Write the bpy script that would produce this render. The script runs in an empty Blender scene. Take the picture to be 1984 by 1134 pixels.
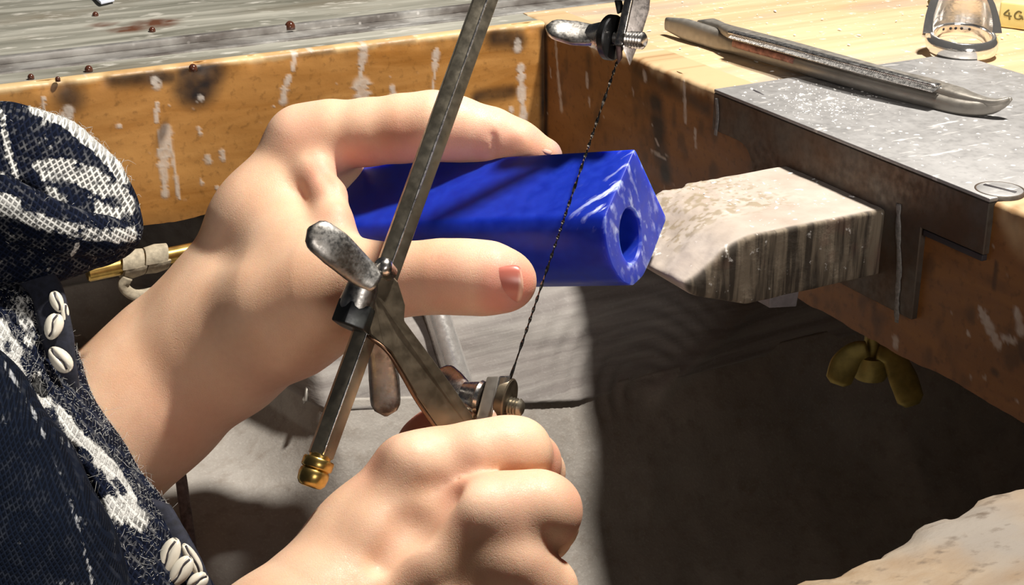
import bpy, bmesh, math, random
import numpy as np
from mathutils import Vector, Matrix

random.seed(7)
rng = np.random.default_rng(7)
SC = bpy.context.scene
COL = SC.collection

# ------------------------------------------------------------------ camera, world, lamp, exposure
# world: metres, bench top at z = 0, X along the far apron, Y along the apron that holds the pin
FPX = 3072.0
PITCH, YAW = math.radians(22.3), math.radians(28.2)
RV = np.array([math.cos(YAW), -math.sin(YAW), 0.0])
FV = np.array([math.sin(YAW) * math.cos(PITCH), math.cos(YAW) * math.cos(PITCH), -math.sin(PITCH)])
UV = np.array([math.sin(YAW) * math.sin(PITCH), math.cos(YAW) * math.sin(PITCH), math.cos(PITCH)])
CAM = np.array([-0.3314, -0.5884, 0.151])

cam = bpy.data.cameras.new('camera')
cam.sensor_fit = 'HORIZONTAL'
cam.sensor_width = 36.0
cam.lens = 36.0 * FPX / 1984.0
cam.clip_start, cam.clip_end = 0.01, 20.0
camo = bpy.data.objects.new('camera', cam)
COL.objects.link(camo)
mw = Matrix.Identity(4)
for i in range(3):
    mw[i][0], mw[i][1], mw[i][2], mw[i][3] = RV[i], UV[i], -FV[i], CAM[i]
camo.matrix_world = mw
SC.camera = camo

world = bpy.data.worlds.new('world')
SC.world = world
world.use_nodes = True
world.node_tree.nodes['Background'].inputs[0].default_value = (0.80, 0.86, 1.0, 1)
world.node_tree.nodes['Background'].inputs[1].default_value = 0.018

def add_light(name, kind, loc, energy, color, size, aim=None):
    l = bpy.data.lights.new(name, kind)
    l.energy = energy
    l.color = color
    if kind == 'AREA':
        l.shape = 'DISK'
        l.size = size
    else:
        l.shadow_soft_size = size
    o = bpy.data.objects.new(name, l)
    COL.objects.link(o)
    o.location = loc
    if aim is not None:
        d = Vector(aim) - Vector(loc)
        o.rotation_euler = d.to_track_quat('-Z', 'Y').to_euler()
    return o

# the bench lamp hangs above the front of the bench, a little to the far side of the apron
add_light('bench_lamp', 'AREA', (0.125, -0.235, 0.64), 7.9, (1.0, 0.94, 0.85), 0.055, (-0.12, -0.2, -0.05))

# added fill for hands and far apron, low and far behind the near arm
add_light('fill_light', 'AREA', (-0.60, -2.4, 0.55), 12.0, (1.0, 0.93, 0.86), 0.7, (-0.15, -0.1, 0.0))

SC.view_settings.view_transform = 'Standard'
SC.view_settings.look = 'None'
SC.view_settings.exposure = 0.55
SC.view_settings.gamma = 1.0
SC.view_settings.use_curve_mapping = False

# ------------------------------------------------------------------ points
def at(u, v, t):
    """the point seen at (u, v) that stands t metres away along the lens axis"""
    return CAM + t * (FV + RV * ((u - 992.0) / FPX) + UV * ((567.0 - v) / FPX))

def ray(u, v):
    return FV + RV * ((u - 992.0) / FPX) + UV * ((567.0 - v) / FPX)

def onz(u, v, z=0.0):
    d = ray(u, v)
    return CAM + d * ((z - CAM[2]) / d[2])

def onx(u, v, x=0.0):
    d = ray(u, v)
    return CAM + d * ((x - CAM[0]) / d[0])

def ony(u, v, y=0.0):
    d = ray(u, v)
    return CAM + d * ((y - CAM[1]) / d[1])

# ------------------------------------------------------------------ scene helpers
ROOT = {}

def thing(name, loc, label, cat, group=None):
    o = bpy.data.objects.new(name, None)
    o.empty_display_size = 0.01
    COL.objects.link(o)
    o.location = [float(c) for c in loc]
    o['label'] = label
    o['category'] = cat
    if group:
        o['group'] = group
    ROOT[o.name] = np.array([float(c) for c in loc])
    return o

def tag(o, label, cat, group=None):
    o['label'] = label
    o['category'] = cat
    if group:
        o['group'] = group
    return o

def obj(name, verts, faces, mat, parent=None, smooth=True, attrs=None, origin=None, angle=None):
    """one mesh object from world-space vertices"""
    V = np.asarray(verts, dtype=np.float64)
    if parent is not None:
        org = ROOT[parent.name]
    elif origin is not None:
        org = np.asarray(origin, dtype=np.float64)
    else:
        org = np.array([V[:, 0].mean(), V[:, 1].mean(), V[:, 2].min()])
    me = bpy.data.meshes.new(name)
    me.from_pydata((V - org).tolist(), [], faces if isinstance(faces, list) else faces.tolist())
    if attrs:
        for k, a in attrs.items():
            a = np.asarray(a, dtype=np.float32)
            if a.ndim == 2:
                me.attributes.new(k, 'FLOAT_VECTOR', 'POINT').data.foreach_set('vector', a.ravel())
            else:
                me.attributes.new(k, 'FLOAT', 'POINT').data.foreach_set('value', a)
    me.materials.append(mat)
    if smooth:
        me.polygons.foreach_set('use_smooth', [True] * len(me.polygons))
    me.update()
    if angle is not None:
        me.set_sharp_from_angle(angle=math.radians(angle))
    o = bpy.data.objects.new(name, me)
    COL.objects.link(o)
    if parent is not None:
        o.parent = parent
        ROOT[o.name] = org
    else:
        o.location = org.tolist()
        ROOT[o.name] = org
    return o

def from_bm(bm):
    bm.normal_update()
    bm.verts.index_update()
    v = [tuple(x.co) for x in bm.verts]
    f = [[q.index for q in p.verts] for p in bm.faces]
    bm.free()
    return v, f

def bevelled(verts, faces, w, seg=2, angle=25):
    bm = bmesh.new()
    vs = [bm.verts.new(tuple(float(c) for c in p)) for p in verts]
    for f in faces:
        bm.faces.new([vs[i] for i in f])
    bmesh.ops.recalc_face_normals(bm, faces=bm.faces)
    bm.normal_update()
    ed = [e for e in bm.edges if len(e.link_faces) == 2 and e.calc_face_angle() > math.radians(angle)]
    bmesh.ops.bevel(bm, geom=ed, offset=w, segments=seg, affect='EDGES', profile=0.5, clamp_overlap=True)
    return from_bm(bm)

def box(x0, x1, y0, y1, z0, z1, bev=0.001, seg=2):
    v = [(x, y, z) for x in (x0, x1) for y in (y0, y1) for z in (z0, z1)]
    f = [[0, 1, 3, 2], [4, 6, 7, 5], [0, 4, 5, 1], [2, 3, 7, 6], [0, 2, 6, 4], [1, 5, 7, 3]]
    return bevelled(v, f, bev, seg)

def prism(outline, vec, bev=0.0006, seg=2):
    """a closed outline of world points pushed along vec"""
    A = np.array(outline)
    B = A + np.asarray(vec)
    n = len(A)
    f = [list(range(n)), list(range(2 * n - 1, n - 1, -1))] + [[i, n + i, n + (i + 1) % n, (i + 1) % n] for i in range(n)]
    return bevelled(np.vstack([A, B]), f, bev, seg)

def loft(rings, cap=True, close=True):
    n = len(rings[0])
    V = np.vstack(rings)
    F = []
    m = n if close else n - 1
    for r in range(len(rings) - 1):
        for i in range(m):
            j = (i + 1) % n
            F.append([r * n + i, r * n + j, (r + 1) * n + j, (r + 1) * n + i])
    if cap:
        F.append(list(range(n))[::-1])
        F.append([(len(rings) - 1) * n + i for i in range(n)])
    return V, F

def unit(v):
    v = np.asarray(v, dtype=float)
    return v / (np.linalg.norm(v) + 1e-12)

def sweep(path, wa, wb, up, n=16, power=2.0, cap=True):
    """superellipse section swept along a path: half width wa across, wb along up; scalars or one per point"""
    P = np.array(path, dtype=float)
    wa = np.broadcast_to(np.asarray(wa, dtype=float), (len(P),))
    wb = np.broadcast_to(np.asarray(wb, dtype=float), (len(P),))
    rings = []
    for i, p in enumerate(P):
        d = unit(P[min(i + 1, len(P) - 1)] - P[max(i - 1, 0)])
        s = unit(np.cross(d, up))
        w = unit(np.cross(s, d))
        th = np.linspace(0, 2 * math.pi, n, endpoint=False)
        c, sn = np.cos(th), np.sin(th)
        cc = np.sign(c) * np.abs(c) ** (2 / power)
        ss = np.sign(sn) * np.abs(sn) ** (2 / power)
        rings.append(p + np.outer(cc * wa[i], s) + np.outer(ss * wb[i], w))
    return loft(rings, cap)

def spline(pts, n):
    """Catmull-Rom through pts (any dimension)"""
    P = np.array(pts, dtype=float)
    Q = np.vstack([2 * P[0] - P[1], P, 2 * P[-1] - P[-2]])
    out = []
    m = len(P) - 1
    for s in np.linspace(0, m, n):
        i = min(int(s), m - 1)
        t = s - i
        a, b, c, d = Q[i], Q[i + 1], Q[i + 2], Q[i + 3]
        out.append(0.5 * (2 * b + (c - a) * t + (2 * a - 5 * b + 4 * c - d) * t * t + (3 * b - a - 3 * c + d) * t ** 3))
    return np.array(out)

def lathe(p0, axis, prof, n=28, cap=True):
    """profile [(distance along axis, radius)] turned about the axis from p0"""
    a = unit(axis)
    s = unit(np.cross(a, (0.3, 0.2, 0.93)))
    w = np.cross(a, s)
    th = np.linspace(0, 2 * math.pi, n, endpoint=False)
    rings = [np.asarray(p0) + a * d + np.outer(np.cos(th) * r, s) + np.outer(np.sin(th) * r, w) for d, r in prof]
    return loft(rings, cap)

def merge(*parts):
    V, F, k = [], [], 0
    for v, f in parts:
        V.append(np.asarray(v))
        F += [[i + k for i in q] for q in f]
        k += len(v)
    return np.vstack(V), F

def grid_faces(nu, nv):
    i = np.arange(nu - 1)[:, None] * nv + np.arange(nv - 1)[None, :]
    i = i.ravel()
    return np.stack([i, i + nv, i + nv + 1, i + 1], 1).tolist()

def sstep(a, b, x):
    t = np.clip((x - a) / (b - a), 0, 1)
    return t * t * (3 - 2 * t)

# value noise for shapes and masks
_tab = rng.random(4096).astype(np.float64)
def vnoise(*c):
    c = [np.asarray(q, dtype=np.float64) for q in c]
    fl = [np.floor(q).astype(np.int64) for q in c]
    fr = [q - f for q, f in zip(c, fl)]
    fr = [f * f * (3 - 2 * f) for f in fr]
    out = 0
    for m in range(2 ** len(c)):
        w, h = 1.0, 0
        for k in range(len(c)):
            b = (m >> k) & 1
            w = w * (fr[k] if b else 1 - fr[k])
            h = h + (fl[k] + b) * (1, 57, 1013)[k]
        out = out + w * _tab[(h * 7919 + (h >> 3) * 31) & 4095]
    return out

def fbm(*c, oct=3):
    return sum(vnoise(*[q * 2 ** o + 17.3 * o for q in c]) * 0.5 ** (o + 1) for o in range(oct)) / (1 - 0.5 ** oct)

# ------------------------------------------------------------------ distance-field modelling (camera-free millimetre frame)
def mm(u, v, t):
    """millimetre frame whose axes lie along RV, UV, FV; t in mm"""
    return np.array([(u - 992.0) / FPX * t, (567.0 - v) / FPX * t, t])

def mm2w(V):
    V = np.asarray(V) / 1000.0
    return CAM + V[:, 0:1] * RV + V[:, 1:2] * UV + V[:, 2:3] * FV

class Field:
    def __init__(self, lo, hi, h):
        self.h = h
        self.lo = np.asarray(lo, dtype=np.float32)
        n = np.ceil((np.asarray(hi) - self.lo) / h).astype(int) + 1
        self.ax = [self.lo[i] + h * np.arange(n[i], dtype=np.float32) for i in range(3)]
        self.shape = tuple(n)

    def new(self):
        return np.full(self.shape, 30.0, dtype=np.float32)

    def window(self, a, b, r):
        lo = np.minimum(a, b) - r
        hi = np.maximum(a, b) + r
        s = []
        for i in range(3):
            i0 = int(np.clip(np.floor((lo[i] - self.lo[i]) / self.h), 0, self.shape[i] - 1))
            i1 = int(np.clip(np.ceil((hi[i] - self.lo[i]) / self.h) + 1, i0 + 1, self.shape[i]))
            s.append(slice(i0, i1))
        return tuple(s)

    def cone(self, a, b, ra, rb, w):
        x = self.ax[0][w[0]][:, None, None] - a[0]
        y = self.ax[1][w[1]][None, :, None] - a[1]
        z = self.ax[2][w[2]][None, None, :] - a[2]
        d = b - a
        L = float(d @ d) + 1e-6
        t = np.clip((x * d[0] + y * d[1] + z * d[2]) / L, 0, 1)
        return np.sqrt((x - t * d[0]) ** 2 + (y - t * d[1]) ** 2 + (z - t * d[2]) ** 2) - (ra + (rb - ra) * t)

    def add(self, D, a, b, ra, rb, k):
        a, b = np.asarray(a, np.float32), np.asarray(b, np.float32)
        w = self.window(a, b, max(ra, rb) + k + 6)
        c = self.cone(a, b, ra, rb, w)
        A = D[w]
        h = np.clip(0.5 + 0.5 * (A - c) / k, 0, 1)
        D[w] = A + (c - A) * h - k * h * (1 - h)

    def chain(self, D, pts, k):
        for p, q in zip(pts[:-1], pts[1:]):
            self.add(D, mm(*p[:3]), mm(*q[:3]), p[3], q[3], k)

    def cut(self, D, pts, k):
        for p, q in zip(pts[:-1], pts[1:]):
            a, b = mm(*p[:3]).astype(np.float32), mm(*q[:3]).astype(np.float32)
            w = self.window(a, b, max(p[3], q[3]) + k + 4)
            c = -self.cone(a, b, p[3], q[3], w)
            A = D[w]
            h = np.clip(0.5 - 0.5 * (A - c) / k, 0, 1)
            D[w] = A + (c - A) * h + k * h * (1 - h)

    @staticmethod
    def smin(A, B, k):
        h = np.clip(0.5 + 0.5 * (A - B) / k, 0, 1)
        return A + (B - A) * h - k * h * (1 - h)

    def mesh(self, D):
        S = D < 0
        c = [(i, j, k) for i in (0, 1) for j in (0, 1) for k in (0, 1)]
        n = self.shape
        sub = lambda A, o: A[o[0]:n[0] - 1 + o[0], o[1]:n[1] - 1 + o[1], o[2]:n[2] - 1 + o[2]]
        cnt = sum(sub(S, o).astype(np.int8) for o in c)
        I = np.argwhere((cnt > 0) & (cnt < 8))
        idx = np.full((n[0] - 1, n[1] - 1, n[2] - 1), -1, np.int64)
        idx[tuple(I.T)] = np.arange(len(I))
        acc = np.zeros((len(I), 3))
        num = np.zeros(len(I))
        for a in c:
            for ax in range(3):
                if a[ax]:
                    continue
                b = list(a)
                b[ax] = 1
                da = D[I[:, 0] + a[0], I[:, 1] + a[1], I[:, 2] + a[2]].astype(float)
                db = D[I[:, 0] + b[0], I[:, 1] + b[1], I[:, 2] + b[2]].astype(float)
                m = (da < 0) != (db < 0)
                t = np.where(m, da / np.where(m, da - db, 1), 0)
                p = np.tile(np.array(a, float), (len(I), 1))
                p[:, ax] = t
                acc[m] += p[m]
                num += m
        V = (I + acc / num[:, None]) * self.h + self.lo
        F = []
        for ax in range(3):
            o1 = [0, 0, 0]
            o1[ax] = 1
            A = S[:n[0] - o1[0], :n[1] - o1[1], :n[2] - o1[2]]
            B = S[o1[0]:, o1[1]:, o1[2]:]
            E = np.argwhere(A != B)
            b, cc = [(1, 2), (2, 0), (0, 1)][ax]
            ok = (E[:, b] > 0) & (E[:, cc] > 0) & (E[:, b] < n[b] - 1) & (E[:, cc] < n[cc] - 1)
            E = E[ok]
            q = []
            for db, dc in ((-1, -1), (0, -1), (0, 0), (-1, 0)):
                e = E.copy()
                e[:, b] += db
                e[:, cc] += dc
                q.append(idx[tuple(e.T)])
            q = np.stack(q, 1)
            fl = ~A[tuple(E.T)]
            q[fl] = q[fl][:, ::-1]
            F.append(q)
        F = np.vstack(F)
        F = F[(F >= 0).all(1)]
        return V, F

def relax(V, F, it=2, lam=0.5):
    """Laplacian smoothing of a quad mesh"""
    e = np.vstack([F[:, [0, 1]], F[:, [1, 2]], F[:, [2, 3]], F[:, [3, 0]]])
    deg = np.bincount(e[:, 0], minlength=len(V)) + np.bincount(e[:, 1], minlength=len(V))
    for s in range(it):
        A = np.zeros_like(V)
        for k in range(3):
            A[:, k] = np.bincount(e[:, 0], V[e[:, 1], k], len(V)) + np.bincount(e[:, 1], V[e[:, 0], k], len(V))
        V = V + (lam if s % 2 == 0 else -lam * 0.98) * (A / np.maximum(deg, 1)[:, None] - V)
    return V

# ------------------------------------------------------------------ materials
class NB:
    def __init__(self, name):
        self.m = bpy.data.materials.new(name)
        self.m.use_nodes = True
        self.t = self.m.node_tree
        self.b = self.t.nodes['Principled BSDF']
        self._co = None

    def node(self, typ, **kw):
        n = self.t.nodes.new(typ)
        for k, v in kw.items():
            setattr(n, k, v)
        return n

    def link(self, a, b):
        self.t.links.new(a, b)

    def put(self, sock, v):
        if isinstance(v, bpy.types.NodeSocket):
            self.link(v, sock)
        elif isinstance(v, (tuple, list)) and len(v) == 3 and sock.type == 'RGBA':
            sock.default_value = (*v, 1)
        else:
            sock.default_value = v

    def co(self, scale=(1, 1, 1), rot=(0, 0, 0), loc=(0, 0, 0)):
        if self._co is None:
            self._co = self.node('ShaderNodeTexCoord').outputs['Object']
        if scale == (1, 1, 1) and rot == (0, 0, 0) and loc == (0, 0, 0):
            return self._co
        n = self.node('ShaderNodeMapping')
        n.inputs['Scale'].default_value = scale
        n.inputs['Rotation'].default_value = rot
        n.inputs['Location'].default_value = loc
        self.link(self._co, n.inputs['Vector'])
        return n.outputs[0]

    def noise(self, scale, detail=3, co=None, rough=0.55, dist=0.0):
        n = self.node('ShaderNodeTexNoise')
        n.inputs['Scale'].default_value = scale
        n.inputs['Detail'].default_value = detail
        n.inputs['Roughness'].default_value = rough
        n.inputs['Distortion'].default_value = dist
        self.link(co or self.co(), n.inputs['Vector'])
        return n.outputs['Fac']

    def voronoi(self, scale, co=None, feature='F1'):
        n = self.node('ShaderNodeTexVoronoi', feature=feature)
        n.inputs['Scale'].default_value = scale
        self.link(co or self.co(), n.inputs['Vector'])
        return n.outputs['Distance']

    def wave(self, scale, axis='X', co=None, dist=0.0, dscale=1.0):
        n = self.node('ShaderNodeTexWave', bands_direction=axis)
        n.inputs['Scale'].default_value = scale
        n.inputs['Distortion'].default_value = dist
        n.inputs['Detail Scale'].default_value = dscale
        self.link(co or self.co(), n.inputs['Vector'])
        return n.outputs['Fac']

    def rng(self, v, a, b, c=0.0, d=1.0):
        n = self.node('ShaderNodeMapRange')
        self.put(n.inputs[0], v)
        for i, q in enumerate((a, b, c, d)):
            n.inputs[i + 1].default_value = q
        return n.outputs[0]

    def math(self, op, a, b=0.0):
        n = self.node('ShaderNodeMath', operation=op)
        self.put(n.inputs[0], a)
        self.put(n.inputs[1], b)
        return n.outputs[0]

    def mix(self, f, a, b, mode='MIX'):
        n = self.node('ShaderNodeMix', data_type='RGBA', blend_type=mode)
        self.put(n.inputs[0], f)
        self.put(n.inputs[6], a)
        self.put(n.inputs[7], b)
        return n.outputs[2]

    def attr(self, name):
        return self.node('ShaderNodeAttribute', attribute_name=name).outputs['Fac']

    def bump(self, h, strength=0.3, dist=0.001, normal=None):
        n = self.node('ShaderNodeBump')
        n.inputs['Strength'].default_value = strength
        n.inputs['Distance'].default_value = dist
        self.link(h, n.inputs['Height'])
        if normal is not None:
            self.link(normal, n.inputs['Normal'])
        self.link(n.outputs[0], self.b.inputs['Normal'])
        return n.outputs[0]

    def set(self, **kw):
        for k, v in kw.items():
            self.put(self.b.inputs[k.replace('_', ' ')], v)
        return self

def m_skin():
    n = NB('skin')
    mott = n.noise(55, 4)
    fine = n.noise(420, 3)
    c = n.mix(n.rng(mott, 0.3, 0.7), (0.74, 0.44, 0.28), (0.81, 0.54, 0.37))
    c = n.mix(n.math('MULTIPLY', n.attr('flush_shade'), 1.0), c, (0.62, 0.22, 0.16))  # skin redness plus painted shade of undersides and creases
    c = n.mix(n.math('MULTIPLY', n.attr('pale'), 0.7), c, (0.86, 0.60, 0.44))  # paler skin where the top light falls, put into the colour
    c = n.mix(n.math('MULTIPLY', n.attr('grime'), 0.6), c, (0.28, 0.25, 0.29))
    c = n.mix(n.rng(fine, 0.35, 0.75, 0.0, 0.16), c, (0.55, 0.30, 0.22))
    n.set(Base_Color=c, Roughness=n.rng(fine, 0.3, 0.7, 0.42, 0.60))
    n.b.inputs['Subsurface Weight'].default_value = 0.40
    n.b.inputs['Subsurface Radius'].default_value = (1.0, 0.30, 0.13)
    n.b.inputs['Subsurface Scale'].default_value = 0.006
    n.b.inputs['Specular IOR Level'].default_value = 0.35
    v = n.voronoi(1300, feature='DISTANCE_TO_EDGE')
    w = n.noise(160, 3, n.co((1, 1, 0.4), (0.3, 0.5, 0.9)), dist=0.6)
    hgt = n.math('ADD', n.math('MULTIPLY', n.rng(v, 0, 0.12), 0.5), n.math('MULTIPLY', w, 1.0))
    n.bump(hgt, 0.20, 0.0005)
    return n.m

def m_nail(col):
    n = NB('nail')
    n.set(Base_Color=n.mix(n.attr('tip'), col, (0.74, 0.44, 0.32)), Roughness=0.32)
    n.b.inputs['Subsurface Weight'].default_value = 0.15
    n.b.inputs['Subsurface Scale'].default_value = 0.002
    return n.m

def m_apron(name, dark, light, worn):
    """varnished board, worn: grain, scorch and dark marks and dried white drips from attributes"""
    n = NB(name)
    g = n.noise(26, 5, n.co((0.6, 0.6, 3.5)), dist=0.8)
    f = n.noise(330, 3)
    c = n.mix(n.rng(g, 0.30, 0.70), dark, light)
    c = n.mix(n.rng(f, 0.55, 0.75, 0, 0.55), c, tuple(q * 0.35 for q in dark))
    c = n.mix(n.attr('worn'), c, worn)
    c = n.mix(n.attr('burn_dark'), c, (0.010, 0.006, 0.006))
    c = n.mix(n.math('MULTIPLY', n.attr('white'), 0.85), c, (0.62, 0.56, 0.50))
    n.set(Base_Color=c, Roughness=n.rng(g, 0.2, 0.8, 0.38, 0.6))
    n.bump(n.math('ADD', n.math('MULTIPLY', f, 0.5), n.math('MULTIPLY', n.attr('white'), 0.8)), 0.35, 0.0006)
    return n.m

def m_pine():
    n = NB('bench_pine')
    g = n.noise(30, 5, n.co((0.35, 4.0, 1)), dist=0.5)
    b = n.noise(14, 4, n.co((0.6, 2.2, 1)))
    f = n.noise(240, 3)
    c = n.mix(n.rng(g, 0.3, 0.7), (0.50, 0.33, 0.18), (0.66, 0.50, 0.31))
    c = n.mix(n.rng(b, 0.52, 0.72, 0, 0.75), c, (0.36, 0.30, 0.25))
    c = n.mix(n.rng(f, 0.63, 0.72, 0, 0.8), c, (0.74, 0.70, 0.64))
    n.set(Base_Color=c, Roughness=0.72)
    n.bump(g, 0.3, 0.0008)
    return n.m

def m_greywood():
    n = NB('weathered_grey_board')
    g = n.noise(26, 6, n.co((0.30, 3.6, 1)), dist=0.7)
    b = n.noise(22, 4, n.co((0.6, 1.6, 1), (0, 0, 0.1)))
    f = n.noise(170, 4, n.co((0.5, 1.2, 1)))
    c = n.mix(n.rng(g, 0.33, 0.68), (0.14, 0.137, 0.11), (0.40, 0.39, 0.34))
    c = n.mix(n.rng(b, 0.52, 0.75, 0, 0.8), c, (0.16, 0.135, 0.095))
    c = n.mix(n.rng(f, 0.58, 0.70, 0, 0.85), c, (0.52, 0.50, 0.45))
    c = n.mix(n.attr('burn_dark'), c, (0.10, 0.035, 0.015))
    n.set(Base_Color=c, Roughness=0.6)
    n.bump(n.math('ADD', g, n.math('MULTIPLY', f, 0.6)), 0.45, 0.001)
    return n.m

def m_steel(name, base, rough, stain=None, specks=0.0, metal=1.0, amt=0.8, scale=60):
    n = NB(name)
    g = n.noise(scale, 4)
    f = n.noise(scale * 6, 3)
    c = n.mix(n.rng(g, 0.35, 0.65, 0, amt), base, stain or tuple(q * 0.5 for q in base))
    r = n.rng(f, 0.3, 0.7, rough * 0.75, min(1, rough * 1.35))
    n.b.inputs['Metallic'].default_value = metal
    if specks:
        v = n.voronoi(230, n.co((1, 1, 1)))
        sel = n.noise(38, 2)
        k = n.math('MULTIPLY', n.rng(v, 0.10, 0.20, 1, 0), n.rng(sel, 0.45, 0.62))
        streak = n.rng(n.noise(110, 4, n.co((0.5, 2.2, 1), (0, 0, 0.5))), 0.62, 0.72)
        k = n.math('MAXIMUM', k, n.math('MULTIPLY', streak, 0.7))
        k = n.math('MULTIPLY', k, specks)
        c = n.mix(k, c, (0.80, 0.78, 0.76))
        n.link(n.math('MULTIPLY', n.math('SUBTRACT', 1.0, k), metal), n.b.inputs['Metallic'])
    n.set(Base_Color=c, Roughness=r)
    n.bump(f, 0.12, 0.0003)
    return n.m

def m_pinwood():
    n = NB('bench_pin_wood')
    co = n.co()
    st = n.noise(120, 4, n.co((3.0, 0.5, 0.25)), dist=0.3)
    b = n.noise(45, 4)
    f = n.noise(300, 3)
    geo = n.node('ShaderNodeNewGeometry')
    sep = n.node('ShaderNodeSeparateXYZ')
    n.link(geo.outputs['Normal'], sep.inputs[0])
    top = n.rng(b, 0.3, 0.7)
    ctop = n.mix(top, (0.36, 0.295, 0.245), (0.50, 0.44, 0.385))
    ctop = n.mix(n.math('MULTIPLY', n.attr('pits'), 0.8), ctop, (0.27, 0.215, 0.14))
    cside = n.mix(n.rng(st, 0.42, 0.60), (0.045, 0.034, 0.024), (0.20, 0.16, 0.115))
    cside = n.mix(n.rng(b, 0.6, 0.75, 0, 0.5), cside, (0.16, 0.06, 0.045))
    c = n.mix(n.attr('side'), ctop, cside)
    c = n.mix(n.rng(f, 0.66, 0.73, 0, 0.7), c, (0.85, 0.82, 0.78))
    n.set(Base_Color=c, Roughness=0.78)
    n.bump(n.math('ADD', n.math('MULTIPLY', st, 0.6), f), 0.35, 0.0006)
    return n.m

def m_wax():
    n = NB('blue_wax')
    f = n.noise(260, 3)
    s = n.noise(190, 4, n.co((0.4, 2.2, 1)))
    c = n.mix(n.rng(f, 0.3, 0.7), (0.004, 0.018, 0.30), (0.006, 0.028, 0.38))
    sc = n.math('MULTIPLY', n.attr('scuff'), n.rng(s, 0.52, 0.66))
    haze = n.math('MULTIPLY', n.attr('face'), n.rng(n.noise(90, 3), 0.35, 0.75, 0.03, 0.20))
    c = n.mix(haze, c, (0.16, 0.19, 0.60))
    c = n.mix(n.math('MULTIPLY', sc, 0.85), c, (0.62, 0.68, 0.92))
    n.set(Base_Color=c, Roughness=n.rng(f, 0.3, 0.7, 0.36, 0.48))
    n.b.inputs['Specular IOR Level'].default_value = 0.28
    n.b.inputs['Subsurface Weight'].default_value = 0.7
    n.b.inputs['Subsurface Radius'].default_value = (0.1, 0.3, 1.0)
    n.b.inputs['Subsurface Scale'].default_value = 0.010
    n.bump(n.noise(700, 2), 0.06, 0.0003)
    return n.m

def m_leather():
    n = NB('suede_leather')
    a = n.noise(16, 5)
    b = n.noise(150, 4, n.co((1, 1.6, 0.9)))
    f = n.noise(900, 2)
    c = n.mix(n.rng(a, 0.3, 0.7), (0.26, 0.235, 0.21), (0.42, 0.39, 0.355))
    c = n.mix(n.rng(b, 0.5, 0.75, 0, 0.5), c, (0.20, 0.16, 0.125))
    c = n.mix(n.rng(f, 0.55, 0.75, 0, 0.35), c, (0.52, 0.49, 0.45))
    n.set(Base_Color=c, Roughness=0.6)
    n.bump(n.math('ADD', b, n.math('MULTIPLY', f, 0.25)), 0.35, 0.0012)
    return n.m

def m_ribbed():
    n = NB('ribbed_band_leather')
    a = n.noise(26, 4)
    ln = n.noise(60, 3, n.co((0.25, 1.0, 5.0)), dist=0.2)
    f = n.noise(700, 2)
    c = n.mix(n.rng(ln, 0.35, 0.65), (0.215, 0.195, 0.185), (0.335, 0.315, 0.295))
    c = n.mix(n.rng(a, 0.4, 0.75, 0, 0.5), c, (0.25, 0.215, 0.20))
    c = n.mix(n.rng(f, 0.55, 0.75, 0, 0.3), c, (0.42, 0.40, 0.38))
    n.set(Base_Color=c, Roughness=0.75)
    n.bump(n.math('ADD', ln, n.math('MULTIPLY', f, 0.2)), 0.4, 0.0008)
    return n.m

def m_cloth(name, navy, white, pitch, lint=0.32):
    """loose woven cloth: threads from two crossing waves, light thread where the attribute says so"""
    n = NB(name)
    co = n.co((1, 1, 1), (0, 0, 0))
    wob = n.node('ShaderNodeVectorMath', operation='ADD')
    nz = n.node('ShaderNodeTexNoise')
    nz.inputs['Scale'].default_value = 70
    n.link(n.attr_vec('weave'), nz.inputs['Vector'])
    sc = n.node('ShaderNodeVectorMath', operation='SCALE')
    n.link(nz.outputs['Color'], sc.inputs[0])
    sc.inputs['Scale'].default_value = 0.0022
    n.link(n.attr_vec('weave'), wob.inputs[0])
    n.link(sc.outputs[0], wob.inputs[1])
    k = 1.0 / pitch * 0.314159
    wx = n.wave(k, 'X', wob.outputs[0])
    wy = n.wave(k, 'Y', wob.outputs[0])
    tx = n.rng(wx, 0.52, 0.86)
    ty = n.rng(wy, 0.52, 0.86)
    thr = n.math('MAXIMUM', tx, ty)
    w = n.attr('white')
    sn = n.node('ShaderNodeVectorMath', operation='SNAP')
    n.link(wob.outputs[0], sn.inputs[0])
    sn.inputs[1].default_value = (pitch, pitch, 1)
    wnz = n.node('ShaderNodeTexWhiteNoise', noise_dimensions='2D')
    n.link(sn.outputs[0], wnz.inputs['Vector'])
    wn = n.math('ADD', w, n.math('MULTIPLY', n.math('SUBTRACT', wnz.outputs['Value'], 0.5), 0.45))
    wn = n.math('ADD', wn, n.math('MULTIPLY', n.math('SUBTRACT', n.noise(120, 4), 0.5), 1.6))
    lit = n.rng(wn, 0.35, 0.62)
    dim = n.rng(n.noise(300, 3), 0.48, 0.70, 0.0, lint)
    yarn = n.mix(lit, n.mix(dim, navy, tuple(q * 0.45 for q in white)), white)
    gap = n.mix(lit, tuple(q * 0.45 for q in navy), tuple(q * 0.16 + 0.01 for q in white))
    fz = n.attr('fuzz')
    c = n.mix(n.math('MAXIMUM', thr, fz), gap, yarn)
    n.set(Base_Color=c, Roughness=0.95)
    n.b.inputs['Specular IOR Level'].default_value = 0.08
    n.bump(n.math('ADD', thr, n.math('MULTIPLY', n.noise(900, 2), 0.5)), 0.55, 0.0009)
    return n.m

def _attr_vec(self, name):
    return self.node('ShaderNodeAttribute', attribute_name=name).outputs['Vector']
NB.attr_vec = _attr_vec

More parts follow.
